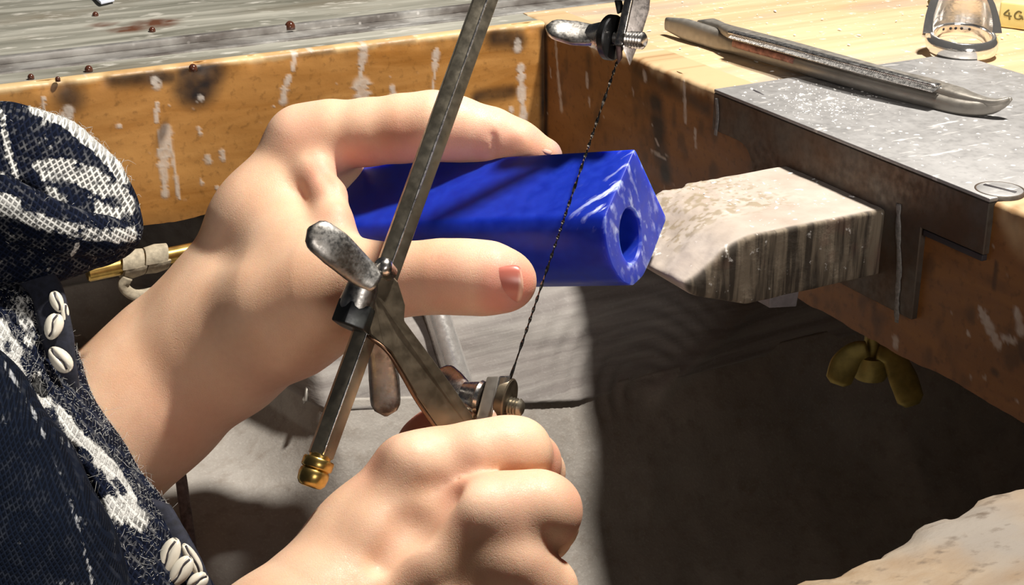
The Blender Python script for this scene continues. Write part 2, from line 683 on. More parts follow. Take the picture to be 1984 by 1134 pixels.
def m_plain(name, col, rough=0.5, metal=0.0, var=0.25, scale=200, bump=0.1, spec=None):
    n = NB(name)
    g = n.noise(scale, 3)
    n.set(Base_Color=n.mix(n.rng(g, 0.3, 0.7), tuple(q * (1 - var) for q in col), tuple(min(1, q * (1 + var * 0.6)) for q in col)),
          Roughness=rough, Metallic=metal)
    n.bump(g, bump, 0.0004)
    return n.m

MAT = dict(
    skin=m_skin(),
    nail=m_nail((0.50, 0.15, 0.11)),
    nail_pale=m_nail((0.70, 0.40, 0.32)),
    apron=m_apron('scorched_orange_wood', (0.33, 0.14, 0.027), (0.50, 0.25, 0.068), (0.60, 0.43, 0.22)),
    apron_dark=m_apron('dark_orange_wood', (0.18, 0.068, 0.016), (0.29, 0.125, 0.032), (0.55, 0.39, 0.22)),
    pine=m_pine(),
    grey=m_greywood(),
    plate=m_steel('bench_plate_steel', (0.33, 0.325, 0.325), 0.55, (0.24, 0.235, 0.235), 0.9, 0.30),
    plate_dark=m_steel('dark_plate_steel', (0.115, 0.100, 0.085), 0.55, (0.10, 0.055, 0.030), 0.0, 0.6),
    rail=m_steel('rail_metal', (0.46, 0.45, 0.43), 0.45, (0.12, 0.10, 0.09), 0.6, 0.5, 0.9, 45),
    saw=m_steel('saw_frame_steel', (0.29, 0.26, 0.205), 0.34, (0.21, 0.18, 0.13), 0.0, 0.88, 0.5, 60),
    saw_arm=m_steel('saw_arm_steel', (0.175, 0.142, 0.10), 0.40, (0.10, 0.078, 0.052), 0.0, 0.85, 0.6, 50),
    bright=m_steel('bright_steel', (0.72, 0.69, 0.66), 0.24, (0.50, 0.47, 0.44), 0.0, 1.0, 0.7, 120),
    cast=m_steel('cast_wing_metal', (0.50, 0.49, 0.47), 0.40, (0.22, 0.20, 0.18), 0.0, 1.0, 0.9, 160),
    black_steel=m_steel('blackened_steel', (0.07, 0.075, 0.07), 0.35, (0.035, 0.035, 0.04), 0.0, 0.8),
    tool=m_steel('tweezer_steel', (0.36, 0.34, 0.31), 0.42, (0.24, 0.215, 0.185), 0.0, 0.62, 0.6, 60),
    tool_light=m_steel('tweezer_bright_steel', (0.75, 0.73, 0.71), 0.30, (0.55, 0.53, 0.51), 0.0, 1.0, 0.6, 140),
    silver=m_steel('ring_silver', (0.92, 0.90, 0.87), 0.13, (0.80, 0.77, 0.74), 0.0, 0.93, 0.5, 150),
    brass=m_plain('brass', (0.62, 0.42, 0.13), 0.30, 1.0, 0.3, 300, 0.06),
    brass_dull=m_plain('dull_brass', (0.30, 0.235, 0.065), 0.50, 0.55, 0.3, 260, 0.1),
    pinwood=m_pinwood(),
    wax=m_wax(),
    leather=m_leather(),
    ribbed=m_ribbed(),
    strap=m_plain('raw_leather_strap', (0.44, 0.38, 0.28), 0.8, 0, 0.35, 420, 0.5),
    cord=m_plain('purple_brown_cord', (0.16, 0.115, 0.11), 0.8, 0, 0.5, 500, 0.5),
    shell=m_plain('shell', (0.72, 0.68, 0.58), 0.25, 0, 0.12, 150, 0.05),
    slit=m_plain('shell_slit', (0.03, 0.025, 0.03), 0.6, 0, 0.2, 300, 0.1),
    trim=m_plain('dark_trim_cloth', (0.014, 0.016, 0.030), 0.85, 0, 0.5, 500, 0.4),
    yellow=m_plain('yellow_block', (0.80, 0.70, 0.30), 0.6, 0, 0.08, 60, 0.1),
    pencil=m_plain('pencil_mark', (0.17, 0.14, 0.05), 0.7, 0, 0.3, 600, 0.1),
    waxdrop=m_plain('brown_wax_drop', (0.085, 0.030, 0.018), 0.14, 0, 0.3, 250, 0.05),
    paper=m_plain('pale_paper', (0.62, 0.66, 0.78), 0.7, 0, 0.08, 120, 0.1),
    red=m_plain('red_paint', (0.42, 0.20, 0.155), 0.5, 0.2, 0.6, 420, 0.2),
    flake=m_plain('wax_flake', (0.80, 0.79, 0.78), 0.5, 0, 0.08, 300, 0.1),
    handle=m_plain('saw_handle_wood', (0.33, 0.17, 0.07), 0.45, 0, 0.3, 90, 0.2),
    tape=m_plain('grey_shim', (0.20, 0.18, 0.19), 0.5, 0, 0.25, 300, 0.1),
    floor=m_plain('dark_floor', (0.05, 0.045, 0.042), 0.8, 0, 0.3, 8, 0.2),
    lump_olive=m_plain('olive_lump', (0.20, 0.17, 0.06), 0.7, 0, 0.3, 200, 0.3),
)
NAVY, WHITE = (0.006, 0.009, 0.022), (0.60, 0.60, 0.58)
MAT['cloth'] = m_cloth('navy_white_gauze', NAVY, WHITE, 0.00155)
MAT['cloth_dark'] = m_cloth('navy_woven', (0.004, 0.007, 0.016), (0.40, 0.42, 0.45), 0.0011, 0.08)

# ------------------------------------------------------------------ the workbench
bench = thing('workbench', (0.1, -0.2, -0.85), 'old wooden jeweller\'s workbench with scorched orange aprons around a square cutout', 'workbench')
fv, ff = box(-1.5, 1.5, -1.6, 1.4, -0.90, -0.85, 0.002)
fl = obj('floor', fv, ff, MAT['floor'], smooth=False, origin=(0, 0, -0.85))
fl['kind'] = 'structure'

def stroke(q, lst, soft=0.5, wob=0.0):
    """soft mask of strokes (x0, z0, x1, z1, half width) over 2D points q"""
    m = np.zeros(len(q))
    for x0, z0, x1, z1, w in lst:
        a = np.array([x0, z0])
        d = np.array([x1 - x0, z1 - z0])
        t = np.clip(((q - a) @ d) / (d @ d + 1e-12), 0, 1)
        r = np.linalg.norm(q - a - t[:, None] * d, axis=1)
        ww = w * (0.45 + 1.1 * vnoise(t * 9 + x0 * 900, t * 0 + z0 * 700)) if wob else w
        m = np.maximum(m, 1 - sstep(ww * (1 - soft), ww * (1 + soft), r))
    return m

H = 0.062
def apron_board(axis, a0, a1, step, seed, tk):
    """board with a dense front face; returns verts, faces, (along, z) and a front flag"""
    n = int(abs(a1 - a0) / step) + 1
    al = np.linspace(a0, a1, n)
    z = np.linspace(-H, -0.0016, 72)
    prof = [(0.0, q) for q in z] + [(0.0004, -0.0007), (0.0012, -0.0002), (0.0022, 0.0)] + \
           [(p, 0.0) for p in np.linspace(0.003, tk, 6)] + [(tk, -H)]
    prof = np.array(prof)
    A, I = np.meshgrid(al, np.arange(len(prof)), indexing='ij')
    p, zz = prof[I, 0], prof[I, 1]
    ed = np.exp(-((zz + 0.001) / 0.0035) ** 2)
    chip = (fbm(A * 150 + seed, zz * 0 + seed, oct=4) - 0.45) * 0.0028
    lo = np.exp(-((zz + H) / 0.003) ** 2) * (fbm(A * 90, zz * 0 + seed + 5) - 0.5) * 0.0022
    p = p + ed * np.clip(chip, -0.0004, 0.003) * (prof[I, 0] < 0.003) + (fbm(A * 60, zz * 90 + seed) - 0.5) * 0.0005 * (prof[I, 0] < 0.003)
    zz = zz + lo - ed * np.clip(chip, 0, 0.002) * 0.5 * (prof[I, 0] < 0.003)
    if axis == 'x':
        V = np.stack([A, p, zz], -1).reshape(-1, 3)
    else:
        V = np.stack([p, A, zz], -1).reshape(-1, 3)
    m = len(prof)
    F = []
    for i in range(n - 1):
        b = i * m
        for j in range(m):
            k = (j + 1) % m
            F.append([b + j, b + k, b + m + k, b + m + j])
    F.append(list(range(m))[::-1])
    F.append([(n - 1) * m + j for j in range(m)])
    if axis == 'x':
        F = [f[::-1] for f in F]
    q = np.stack([A.ravel(), V[:, 2]], 1)
    return V, F, q

def pxy(u, v):
    p = ony(u, v)
    return p[0], p[2]

def pxx(u, v):
    p = onx(u, v)
    return p[1], p[2]

def strokes_px(fn, lst, scale):
    return [(*fn(a, b), *fn(c, d), w * scale) for a, b, c, d, w in lst]

# far apron
V, F, q = apron_board('x', -0.50, 0.0, 0.00085, 3.0, 0.0042)
mmpx = 0.62 / FPX
white = stroke(q, strokes_px(pxy, [
    (322, 250, 316, 330, 10), (318, 330, 320, 378, 6), (330, 270, 346, 385, 3), (310, 255, 308, 300, 3), (705, 88, 703, 110, 9), (702, 118, 700, 132, 8),
    (700, 135, 697, 150, 4), (700, 165, 703, 188, 15), (846, 95, 842, 135, 6), (842, 140, 838, 180, 2.5), (572, 105, 568, 135, 5), (560, 150, 556, 162, 6),
    (552, 170, 549, 195, 7), (1003, 80, 1003, 94, 7), (1009, 130, 1011, 175, 8), (1010, 175, 1016, 245, 8), (388, 190, 390, 192, 7), (225, 55, 225, 60, 3), (304, 200, 303, 235, 4),
    (231, 245, 232, 246, 4), (385, 247, 388, 258, 4), (402, 305, 404, 312, 6), (430, 295, 432, 308, 5), (390, 350, 391, 354, 5), (421, 364, 422, 366, 4), (600, 95, 604, 98, 5),
    (300, 155, 304, 165, 7), (132, 215, 130, 222, 9), (85, 190, 84, 210, 4), (760, 170, 762, 185, 6), (990, 210, 992, 216, 5), (890, 120, 889, 150, 4)], mmpx), 0.35, 1.0)
dots = vnoise(q[:, 0] * 330, q[:, 1] * 330)
white = np.maximum(white, sstep(0.975, 0.995, dots) * 0.8)
white *= 0.6 + 0.4 * vnoise(q[:, 0] * 900, q[:, 1] * 900)
burn_dark = np.maximum.reduce([
    0.95 * stroke(q, strokes_px(pxy, [(385, 150, 380, 165, 40), (400, 140, 372, 150, 34)], mmpx), 0.55),
    0.85 * stroke(q, strokes_px(pxy, [(225, 150, 300, 148, 17), (300, 146, 330, 150, 12)], mmpx), 0.8),
    0.75 * stroke(q, strokes_px(pxy, [(132, 188, 138, 192, 22)], mmpx), 0.8),
    0.90 * stroke(q, strokes_px(pxy, [(960, 72, 1000, 78, 20)], mmpx), 0.8),
    0.75 * stroke(q, strokes_px(pxy, [(925, 188, 990, 178, 13)], mmpx), 0.8),
    0.55 * stroke(q, strokes_px(pxy, [(700, 84, 800, 74, 8), (520, 105, 640, 95, 9)], mmpx), 0.8),
    0.85 * stroke(q, strokes_px(pxy, [(1052, 60, 1052, 290, 7)], mmpx), 0.8)])  # dark line down the corner seam
burn_dark *= 0.8 + 0.6 * (fbm(q[:, 0] * 200, q[:, 1] * 200) - 0.2)
burn_dark = np.clip(burn_dark, 0, 1) ** 0.7
burn_dark = np.maximum(burn_dark, 0.45 * sstep(-H + 0.008, -H, q[:, 1]) * fbm(q[:, 0] * 150, q[:, 1] * 150))  # darker towards the bottom edge
worn = sstep(-0.0030, -0.0008, q[:, 1] + 0.0012 * (fbm(q[:, 0] * 160, q[:, 0] * 0 + 2) - 0.5) * 2) * (1 - 0.7 * np.clip(burn_dark, 0, 1))
burn_dark = burn_dark * sstep(-0.0002, -0.0016, q[:, 1])
obj('far_apron', V, F, MAT['apron'], bench, attrs=dict(white=np.clip(white, 0, 1), burn_dark=np.clip(burn_dark, 0, 1), worn=np.clip(worn, 0, 1)), angle=50)

# the apron that carries the pin
V, F, q = apron_board('y', -0.402, 0.0155, 0.00085, 9.0, 0.018)
mmpx2 = 0.58 / FPX
white = stroke(q, strokes_px(pxx, [
    (1076, 80, 1080, 130, 4), (1080, 130, 1088, 212, 5), (1066, 130, 1068, 150, 2.5), (1137, 145, 1138, 168, 5), (1142, 190, 1143, 205, 3), (1325, 160, 1328, 235, 5), (1347, 250, 1348, 285, 4),
    (1248, 140, 1250, 152, 5), (1271, 270, 1276, 282, 3), (1263, 292, 1290, 308, 2.5), (1226, 172, 1227, 182, 3), (1735, 660, 1735, 670, 7),
    (1900, 600, 1925, 650, 8), (1925, 650, 1935, 670, 10), (1945, 655, 1965, 660, 7), (1876, 645, 1877, 650, 3), (1880, 728, 1881, 730, 3), (1908, 730, 1909, 732, 3), (1970, 600, 1978, 640, 7), (1970, 775, 1971, 778, 3)], mmpx2), 0.35, 1.0)
white = np.maximum(white, sstep(0.965, 0.99, vnoise(q[:, 0] * 300, q[:, 1] * 300)) * 0.8)
white *= 0.55 + 0.4 * vnoise(q[:, 0] * 900, q[:, 1] * 900)
burn_dark = np.maximum.reduce([
    0.95 * stroke(q, strokes_px(pxx, [(1270, 200, 1280, 300, 26), (1285, 300, 1290, 340, 20)], mmpx2), 0.7),
    0.90 * stroke(q, strokes_px(pxx, [(1058, 60, 1058, 290, 9)], mmpx2), 0.7),  # dark line down the corner seam of this board
    0.70 * stroke(q, strokes_px(pxx, [(1230, 135, 1370, 210, 16)], mmpx2), 0.9),
    0.5 * stroke(q, strokes_px(pxx, [(1140, 110, 1142, 160, 12)], mmpx2), 0.9),
    0.65 * stroke(q, strokes_px(pxx, [(1930, 510, 1925, 560, 4), (1980, 670, 1984, 690, 12), (1925, 720, 1930, 724, 6)], mmpx2), 0.6)])
burn_dark = np.clip(burn_dark * (0.65 + 0.7 * fbm(q[:, 0] * 220, q[:, 1] * 220)), 0, 1)
burn_dark = np.maximum(burn_dark, 0.5 * sstep(0.55, 0.75, fbm(q[:, 0] * 110, q[:, 1] * 70)))
worn = sstep(-0.0045, -0.0008, q[:, 1] + 0.004 * (fbm(q[:, 0] * 190, q[:, 1] * 60) - 0.5) * 2)
worn = np.maximum(worn, stroke(q, strokes_px(pxx, [(1960, 420, 1984, 470, 26)], mmpx2), 0.6) * fbm(q[:, 0] * 150, q[:, 1] * 150))
burn_dark = burn_dark * sstep(-0.0002, -0.0016, q[:, 1])
obj('pin_apron', V, F, MAT['apron_dark'], bench, attrs=dict(white=np.clip(white, 0, 1), burn_dark=burn_dark, worn=np.clip(worn, 0, 1)), angle=50)

# tops
def top_slab(name, x0, x1, y0, y1, mat, z1=0.0, th=0.02, step=0.004, amp=0.0003, attrs=None, seed=0.0):
    nx, ny = int((x1 - x0) / step) + 2, int((y1 - y0) / step) + 2
    X, Y = np.meshgrid(np.linspace(x0, x1, nx), np.linspace(y0, y1, ny), indexing='ij')
    Z = z1 + (fbm(X * 40 + seed, Y * 120 + seed, oct=3) - 0.5) * 2 * amp - amp
    top = np.stack([X, Y, Z], -1).reshape(-1, 3)
    bot = top.copy()
    bot[:, 2] = z1 - th
    N = nx * ny
    F = grid_faces(nx, ny) + [[i + N for i in f[::-1]] for f in grid_faces(nx, ny)]
    rim = [i * ny for i in range(nx)] + [(nx - 1) * ny + j for j in range(1, ny)] + \
          [i * ny + ny - 1 for i in range(nx - 2, -1, -1)] + [j for j in range(ny - 2, 0, -1)]
    for a, b in zip(rim, rim[1:] + rim[:1]):
        F.append([b, a, a + N, b + N])
    V = np.vstack([top, bot])
    at_ = {k: np.concatenate([f(top[:, 0], top[:, 1]), np.zeros(N)]) for k, f in (attrs or {}).items()}
    return obj(name, V, F, mat, bench, attrs=at_, angle=40)

def spots(lst):
    def f(x, y):
        m = np.zeros_like(x)
        for u, v, r in lst:
            p = onz(u, v)
            d = np.hypot((x - p[0]) / 1.6, y - p[1])
            m = np.maximum(m, 1 - sstep(r * 0.5, r * 1.3, d))
        return m * (0.4 + 0.8 * vnoise(x * 500, y * 500))
    return f

top_slab('top_board', 0.018, 0.60, -0.62, 0.0155, MAT['pine'], seed=4)
top_slab('edge_strip', -0.50, 0.0, 0.0042, 0.0195, MAT['grey'], z1=0.0, th=0.03, step=0.0015)
top_slab('top_board', -0.60, 0.60, 0.0425, 0.42, MAT['grey'], step=0.003, amp=0.0005, z1=0.0008, seed=8,
         attrs=dict(burn_dark=spots([(250, 58, 0.006), (300, 45, 0.007), (310, 50, 0.005), (200, 48, 0.004)])))
# metal channel rail let into the top: two raised lips and a dark groove
def rail(y0, y1, z0, z1, name, mat, x0=-0.60, x1=0.60):
    v, f = box(x0, x1, y0, y1, z0, z1, 0.0004)
    return obj(name, v, f, mat, bench, angle=40)
rail(0.0195, 0.0425, -0.02, -0.0012, 'rail_channel', MAT['rail'])
rail(0.0385, 0.0425, -0.0012, 0.0016, 'rail_lip', MAT['rail'])
rail(0.0195, 0.0225, -0.0012, 0.0004, 'rail_lip', MAT['rail'])
v, f = box(0.0, 0.60, 0.0155, 0.0195, -0.02, 0.0002, 0.0004)
obj('edge_strip', v, f, MAT['pine'], bench, angle=40)

# near arm of the bench with its worn wavy edge
edge = [onz(*p)[:2] for p in [(1440, 1152), (1495, 1134), (1556, 1107), (1605, 1092), (1657, 1076), (1708, 1046), (1760, 1016), (1809, 990), (1830, 985), (1911, 945), (1984, 920)]]
edge = spline(edge, 60)
edge = np.vstack([np.linspace([-0.30, -0.43], edge[0], 12)[:-1], edge, np.linspace(edge[-1], [0.0, -0.385], 14)[1:]])
ex = edge[:, 0]
edge[:, 1] += (fbm(ex * 160, ex * 0 + 3, oct=3) - 0.5) * 0.003
rows = []
lev = [(-0.052, 0.0), (-0.03, 0.0004), (-0.010, 0.0), (-0.005, -0.0004), (-0.002, -0.0015), (-0.0006, -0.003), (0.0, -0.005)]
for z, o in lev:
    nz = (fbm(ex * 120 + 9, ex * 0 + z * 300) - 0.5) * 0.002
    rows.append(np.stack([ex, edge[:, 1] + o + nz, np.full(len(ex), z)], 1))
for k in range(1, 60):
    y = edge[:, 1] - 0.005 - (0.62 - 0.40) * (k / 59) ** 1.3
    rows.append(np.stack([ex, y, (fbm(ex * 60, y * 170, oct=3) - 0.55) * 0.0012 * np.ones(len(ex))], 1))
rows.append(np.stack([ex, rows[-1][:, 1], np.full(len(ex), -0.052)], 1))
V = np.stack(rows, 0)
nr, nc = V.shape[:2]
F = [q_[::-1] for q_ in grid_faces(nr, nc)]
F += [[i, i + 1, (nr - 1) * nc + i + 1, (nr - 1) * nc + i] for i in range(nc - 1)]
F += [[r * nc for r in range(nr)], [r * nc + nc - 1 for r in range(nr)][::-1]]
def m_neartop():
    n = NB('worn_near_board')
    g = n.noise(34, 6, n.co((0.9, 3.0, 1), (0, 0, 0.9)), dist=0.8)
    b = n.noise(26, 4)
    f = n.noise(220, 4, n.co((0.7, 1.4, 1), (0, 0, 0.9)))
    c = n.mix(n.rng(g, 0.34, 0.66), (0.21, 0.125, 0.055), (0.33, 0.255, 0.175))
    c = n.mix(n.rng(b, 0.42, 0.62, 0, 0.85), c, (0.22, 0.195, 0.17))
    c = n.mix(n.rng(f, 0.55, 0.70, 0, 0.85), c, (0.085, 0.055, 0.032))
    n.set(Base_Color=c, Roughness=0.75)
    n.bump(n.math('ADD', g, f), 0.5, 0.0012)
    return n.m
obj('near_board', V.reshape(-1, 3), F, m_neartop(), bench, angle=60)
for x, y in ((0.52, -0.55), (0.52, 0.35), (-0.52, 0.35)):
    v, f = box(x - 0.035, x + 0.035, y - 0.035, y + 0.035, -0.85, -0.02, 0.003)
    obj('leg', v, f, MAT['apron_dark'], bench, angle=40)

# ------------------------------------------------------------------ steel plate that holds the bench pin
P0 = onz(1385, 178)
P1 = onz(1920, 392)
yb, ya = float(P0[1]), float(P1[1])
xr = float(onz(1860, 112)[0])
plate = thing('pin_holder_plate', (0.02, (ya + yb) / 2, 0.0), 'grey steel bench plate with dark T-shaped front, let into the bench beside the tweezers', 'steel plate')
zt = 0.0012
out = [(-0.0022, ya), (-0.0022, yb), (xr - 0.012, yb)]
for a in np.linspace(90, 0, 8)[1:]:
    out.append((xr - 0.012 + 0.012 * math.cos(math.radians(a)), yb - 0.012 + 0.012 * math.sin(math.radians(a))))
out.append((xr, ya))
v, f = prism([(x, y, zt) for x, y in out], (0, 0, -0.0013), 0.0004, 2)
obj('top_flange', v, f, MAT['plate'], plate, angle=35)
# front T: upper flange, then the full-height middle
def fy(u, v):
    return float(onx(u, v)[1])
yl1, yl2 = fy(1468, 320), fy(1795, 440)
zf = -0.0165
zb = -0.0475
o = [(yb, zt - 0.0014), (yb, -0.0140)]
for a in np.linspace(0, 90, 7):
    o.append((yl1 + 0.010 - 0.010 * math.sin(math.radians(a)), -0.0140 - 0.010 + 0.010 * math.cos(math.radians(a))))
o += [(yl1, zb), (yl2, zb), (yl2, zf), (ya, zf), (ya, zt - 0.0014)]
v, f = prism([(-0.0022, y, z) for y, z in o], (0.004, 0, 0), 0.0003, 1)
obj('front_plate', v, f, MAT['plate_dark'], plate, angle=30)
# dried drip down the front, slot beside the pin, gap under the flange
dr = [onx(u, w_, -0.0024) for u, w_ in ((1741, 395), (1740, 450), (1742, 520), (1738, 580), (1737, 625))]
v, f = sweep(spline(dr, 30), 0.0011 * (0.7 + 0.6 * vnoise(np.arange(30) * 0.7, np.zeros(30))), 0.0003, (1, 0, 0), 8)
obj('dried_drip', v, f, m_plain('dried_drip', (0.22, 0.21, 0.20), 0.8, 0, 0.4, 900, 0.3), plate)
dr = [onx(u, w_, -0.0024) for u, w_ in ((1388, 190), (1390, 225), (1386, 262))]
v, f = sweep(spline(dr, 14), 0.0010, 0.0003, (1, 0, 0), 8)
obj('dried_drip', v, f, bpy.data.materials['dried_drip'], plate)
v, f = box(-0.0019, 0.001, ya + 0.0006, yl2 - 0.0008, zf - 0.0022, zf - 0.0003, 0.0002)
obj('flange_gap_shade', v, f, MAT['slit'], plate)  # black strip standing in for the shade in the gap under the flange
# countersunk slotted screw
sc = onz(1937, 367, zt)
v, f = lathe((sc[0], sc[1], zt - 0.004), (0, 0, 1), [(0, 0.0068), (0.0040, 0.0068), (0.00425, 0.0064), (0.0043, 0.0)], 36, cap=False)
scr = obj('slotted_screw', v, f, MAT['plate'], plate, angle=40)
v, f = lathe((sc[0], sc[1], zt - 0.002), (0, 0, 1), [(0, 0.0073), (0.00212, 0.0073), (0.00212, 0.0068), (0, 0.0068)], 36, cap=False)
obj('countersink', v, f, MAT['plate_dark'], scr)
e = unit(onz(1957, 372, zt) - onz(1917, 362, zt))
s_ = np.array([-e[1], e[0], 0])
c0 = np.array([sc[0], sc[1], zt + 0.0003])
v, f = prism([c0 + e * a * 0.0052 + s_ * b * 0.0006 for a, b in ((-1, -1), (1, -1), (1, 1), (-1, 1))], (0, 0, 0.00012), 0.00003, 1)
obj('screw_slot', v, f, MAT['slit'], scr)
# a scratch cut into the plate
a_, b_ = onz(1455, 172, zt), onz(1480, 184, zt)
v, f = sweep([a_, (a_ + b_) / 2, b_], [0.0003, 0.0006, 0.0003], 0.0001, (0, 0, 1), 6)
obj('scratch', v, f, MAT['slit'], plate)

# brass wing screw below the apron
wp = onx(1692, 655, 0.010)
ws = thing('wing_screw', (wp[0], wp[1], wp[2] - 0.03), 'dull brass wing screw hanging in the dark beneath the bench pin', 'wing screw')
v, f = lathe(wp + np.array([0, 0, 0.006]), (0, 0, -1), [(0, 0.003), (0.012, 0.003), (0.0121, 0.0058), (0.018, 0.0066), (0.0205, 0.0055), (0.0206, 0.0)], 24, cap=False)
obj('hub', v, f, MAT['brass_dull'], ws, angle=40)
tt = float((wp - CAM) @ FV)
for pts, w in (([(1680, 676), (1656, 684), (1636, 708), (1622, 746)], [2.8, 3.8, 5.0, 4.4]), ([(1700, 682), (1728, 692), (1750, 734), (1768, 786)], [2.8, 3.8, 5.0, 4.6])):
    ctr = spline([at(a, b, tt - 0.002) for a, b in pts], 14)
    ww = np.interp(np.linspace(0, 1, 14), np.linspace(0, 1, 4), w) / 1000
    ww[-1] *= 0.55
    v, f = sweep(ctr, ww, 0.0013, FV, 18, 2.6)
    obj('wing', v, f, MAT['brass_dull'], ws)

# ------------------------------------------------------------------ wooden bench pin (distance field in world mm)
G = Field((-100, -236, -52), (12, -163, -6), 0.6)
X = G.ax[0][:, None, None]
Y = G.ax[1][None, :, None]
Z = G.ax[2][None, None, :]
def smax(a, b, k):
    h = np.clip(0.5 - 0.5 * (a - b) / k, 0, 1)
    return a + (b - a) * h + k * h * (1 - h)
nzt = (fbm(G.ax[0][:, None] / 9.0, G.ax[1][None, :] / 7.0, oct=3) - 0.5)[:, :, None]
bit = (fbm(G.ax[0][:, None] / 2.2, G.ax[1][None, :] / 1.6, oct=2) - 0.5)[:, :, None]
pitted = sstep(-12, -40, X) * sstep(-84, -60, X) * sstep(-212, -200, Y)
D = Z + 15.6 + 0.02 * X * 0 - nzt * 0.5 - bit * 1.1 * pitted + 0 * X
D = smax(D, -225.0 - Y - (fbm(G.ax[0][:, None] / 5.0, G.ax[2][None, :] / 14.0, oct=2) - 0.5)[:, None, :] * 1.2, 1.0)
D = smax(D, Y + 173.0 + 0 * X, 0.8)
D = smax(D, -38.8 - Z - 0.035 * (X) * 0 + 0 * X + 0 * Y, 0.8)
D = smax(D, X - 3.0 + 0 * D, 0.4)
# worn slope towards the tip
nx = np.array([-0.50, 0.0, 0.865])
line = -52.0 - 7.0 * sstep(-190, -225, Y) + nzt * 5
D = smax(D, (X - line) * nx[0] + (Z + 15.6) * nx[2] + 0 * Y, 3.0)
# blunt tip, rounded back and bottom
D = smax(D, -82.0 - X - 0.22 * np.abs(Y + 205) * 0 + 0.35 * np.clip(Y + 200, 0, 60) - nzt * 5 + 0 * Z, 3.0)
D = smax(D, (-X - 74.0) * 0.8 + (-Z - 33.0) * 0.6 + 0 * Y, 2.0)
D = smax(D, -38.4 - Z + 0.34 * np.clip(-54.0 - X, 0, 40) + 0 * Y, 1.5)
# notch at the far corner
nd = np.sqrt((X + 47.5) ** 2 + (Y + 171.5) ** 2 + 0 * Z) - 4.2
D = smax(D, -nd, 1.2)
V, F = G.mesh(D.astype(np.float32))
V = relax(V, F, 2)
Vw = V / 1000.0
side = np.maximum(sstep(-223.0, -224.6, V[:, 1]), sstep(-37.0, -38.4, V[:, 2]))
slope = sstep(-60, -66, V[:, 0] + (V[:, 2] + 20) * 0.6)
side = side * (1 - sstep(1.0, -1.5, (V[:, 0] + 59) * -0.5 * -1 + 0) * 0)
pit = sstep(-12, -35, V[:, 0]) * sstep(-212, -202, V[:, 1]) * sstep(0.56, 0.70, vnoise(V[:, 0] / 1.5, V[:, 1] / 1.1)) * (V[:, 2] > -24)
pin = thing('bench_pin', (-0.03, -0.199, -0.0388), 'worn pale wooden bench pin jutting from the steel plate, its tip against the blue wax', 'bench pin')
obj('pin_block', Vw, F, MAT['pinwood'], pin, attrs=dict(side=np.clip(side, 0, 1), pits=np.clip(pit, 0, 1)))
a_ = ony(1490, 572, -0.221)
b_ = ony(1550, 570, -0.221)
v, f = prism([a_ + (0, 0, 0.004), b_ + (0, 0, 0.004), b_ + (-0.001, 0, -0.0042), a_ + (0.0005, 0, -0.0046)], (0, 0.02, 0), 0.0004)
obj('shim', v, f, MAT['tape'], pin, angle=40)

# ------------------------------------------------------------------ leather pouch below the cutout
pouch = thing('leather_pouch', (-0.2, -0.2, -0.285), 'grey suede catch pouch slung under the bench cutout, dark in the shade of the bench', 'pouch')
def pouch_part(name, prof, mat, ns, amp, seed, x0=-0.36, x1=0.40, nx=380, rise=False):
    P = spline(prof, ns)
    T = np.gradient(P, axis=0)
    T /= np.linalg.norm(T, axis=1)[:, None]
    N = np.stack([-T[:, 1], T[:, 0]], 1)
    xs = np.linspace(x0, x1, nx)
    X, I = np.meshgrid(xs, np.arange(ns), indexing='ij')
    y, z = P[I, 0], P[I, 1]
    s = I / ns
    d = (fbm(X * 22 + seed, s * 5 + seed, oct=4) - 0.5) * amp * (1 if rise else 0.15 + 0.85 * sstep(0.0, 0.2, s))
    # folds that run together near the dark corner of the pouch
    cx, cy = float(ony(1240, 770, -0.08)[0]), float(ony(1240, 770, -0.08)[2])
    ang = np.arctan2(z - cy, X - cx)
    r = np.hypot(X - cx, z - cy)
    along = (X - cx) * 0.92 + (z - cy) * 0.39
    across = -(X - cx) * 0.39 + (z - cy) * 0.92
    d -= 0.004 * np.exp(-(across / 0.0035) ** 2) * sstep(-0.004, 0.01, along) * (1 - sstep(0.03, 0.09, along))
    d += 0.0008 * np.sin(r * 900) * np.exp(-(r / 0.05) ** 2) * sstep(0, 0.01, across)
    d += 0.0012 * np.sin(X * 60 + 3 * vnoise(X * 15, s * 3)) * s
    y = y + N[I, 0] * d
    z = z + N[I, 1] * d
    z = z + 0.2 * np.clip(-0.03 - X, 0, 0.15) * (s if rise else 1 - 0.0 * s)
    y = y + 0.14 * sstep(-0.138, -0.172, X) * np.exp(-np.clip(-0.128 - z, 0, 1) / 0.012) * sstep(-0.20, -0.13, P[I, 0])
    V = np.stack([X, y, z], -1)
    n = np.stack([0 * X, N[I, 0], N[I, 1]], -1)
    B = V - n * 0.0018
    nn = nx * ns
    F = grid_faces(nx, ns)
    F2 = [[i + nn for i in q_[::-1]] for q_ in F]
    rim = [i * ns for i in range(nx)] + [(nx - 1) * ns + j for j in range(1, ns)] + [i * ns + ns - 1 for i in range(nx - 2, -1, -1)] + [j for j in range(ns - 2, 0, -1)]
    F3 = [[b, a, a + nn, b + nn] for a, b in zip(rim, rim[1:] + rim[:1])]
    return obj(name, np.vstack([V.reshape(-1, 3), B.reshape(-1, 3)]), F + F2 + F3, mat, pouch)
pouch_part('ribbed_band', [(0.010, -0.0645), (-0.030, -0.080), (-0.0615, -0.103), (-0.072, -0.12), (-0.0815, -0.1395)], MAT['ribbed'], 60, 0.0022, 2.0, rise=True)
pouch_part('pouch_skin', [(-0.079, -0.136), (-0.095, -0.163), (-0.114, -0.200), (-0.175, -0.258), (-0.28, -0.282), (-0.385, -0.245), (-0.425, -0.15), (-0.432, -0.056)], MAT['leather'], 200, 0.0075, 6.0)
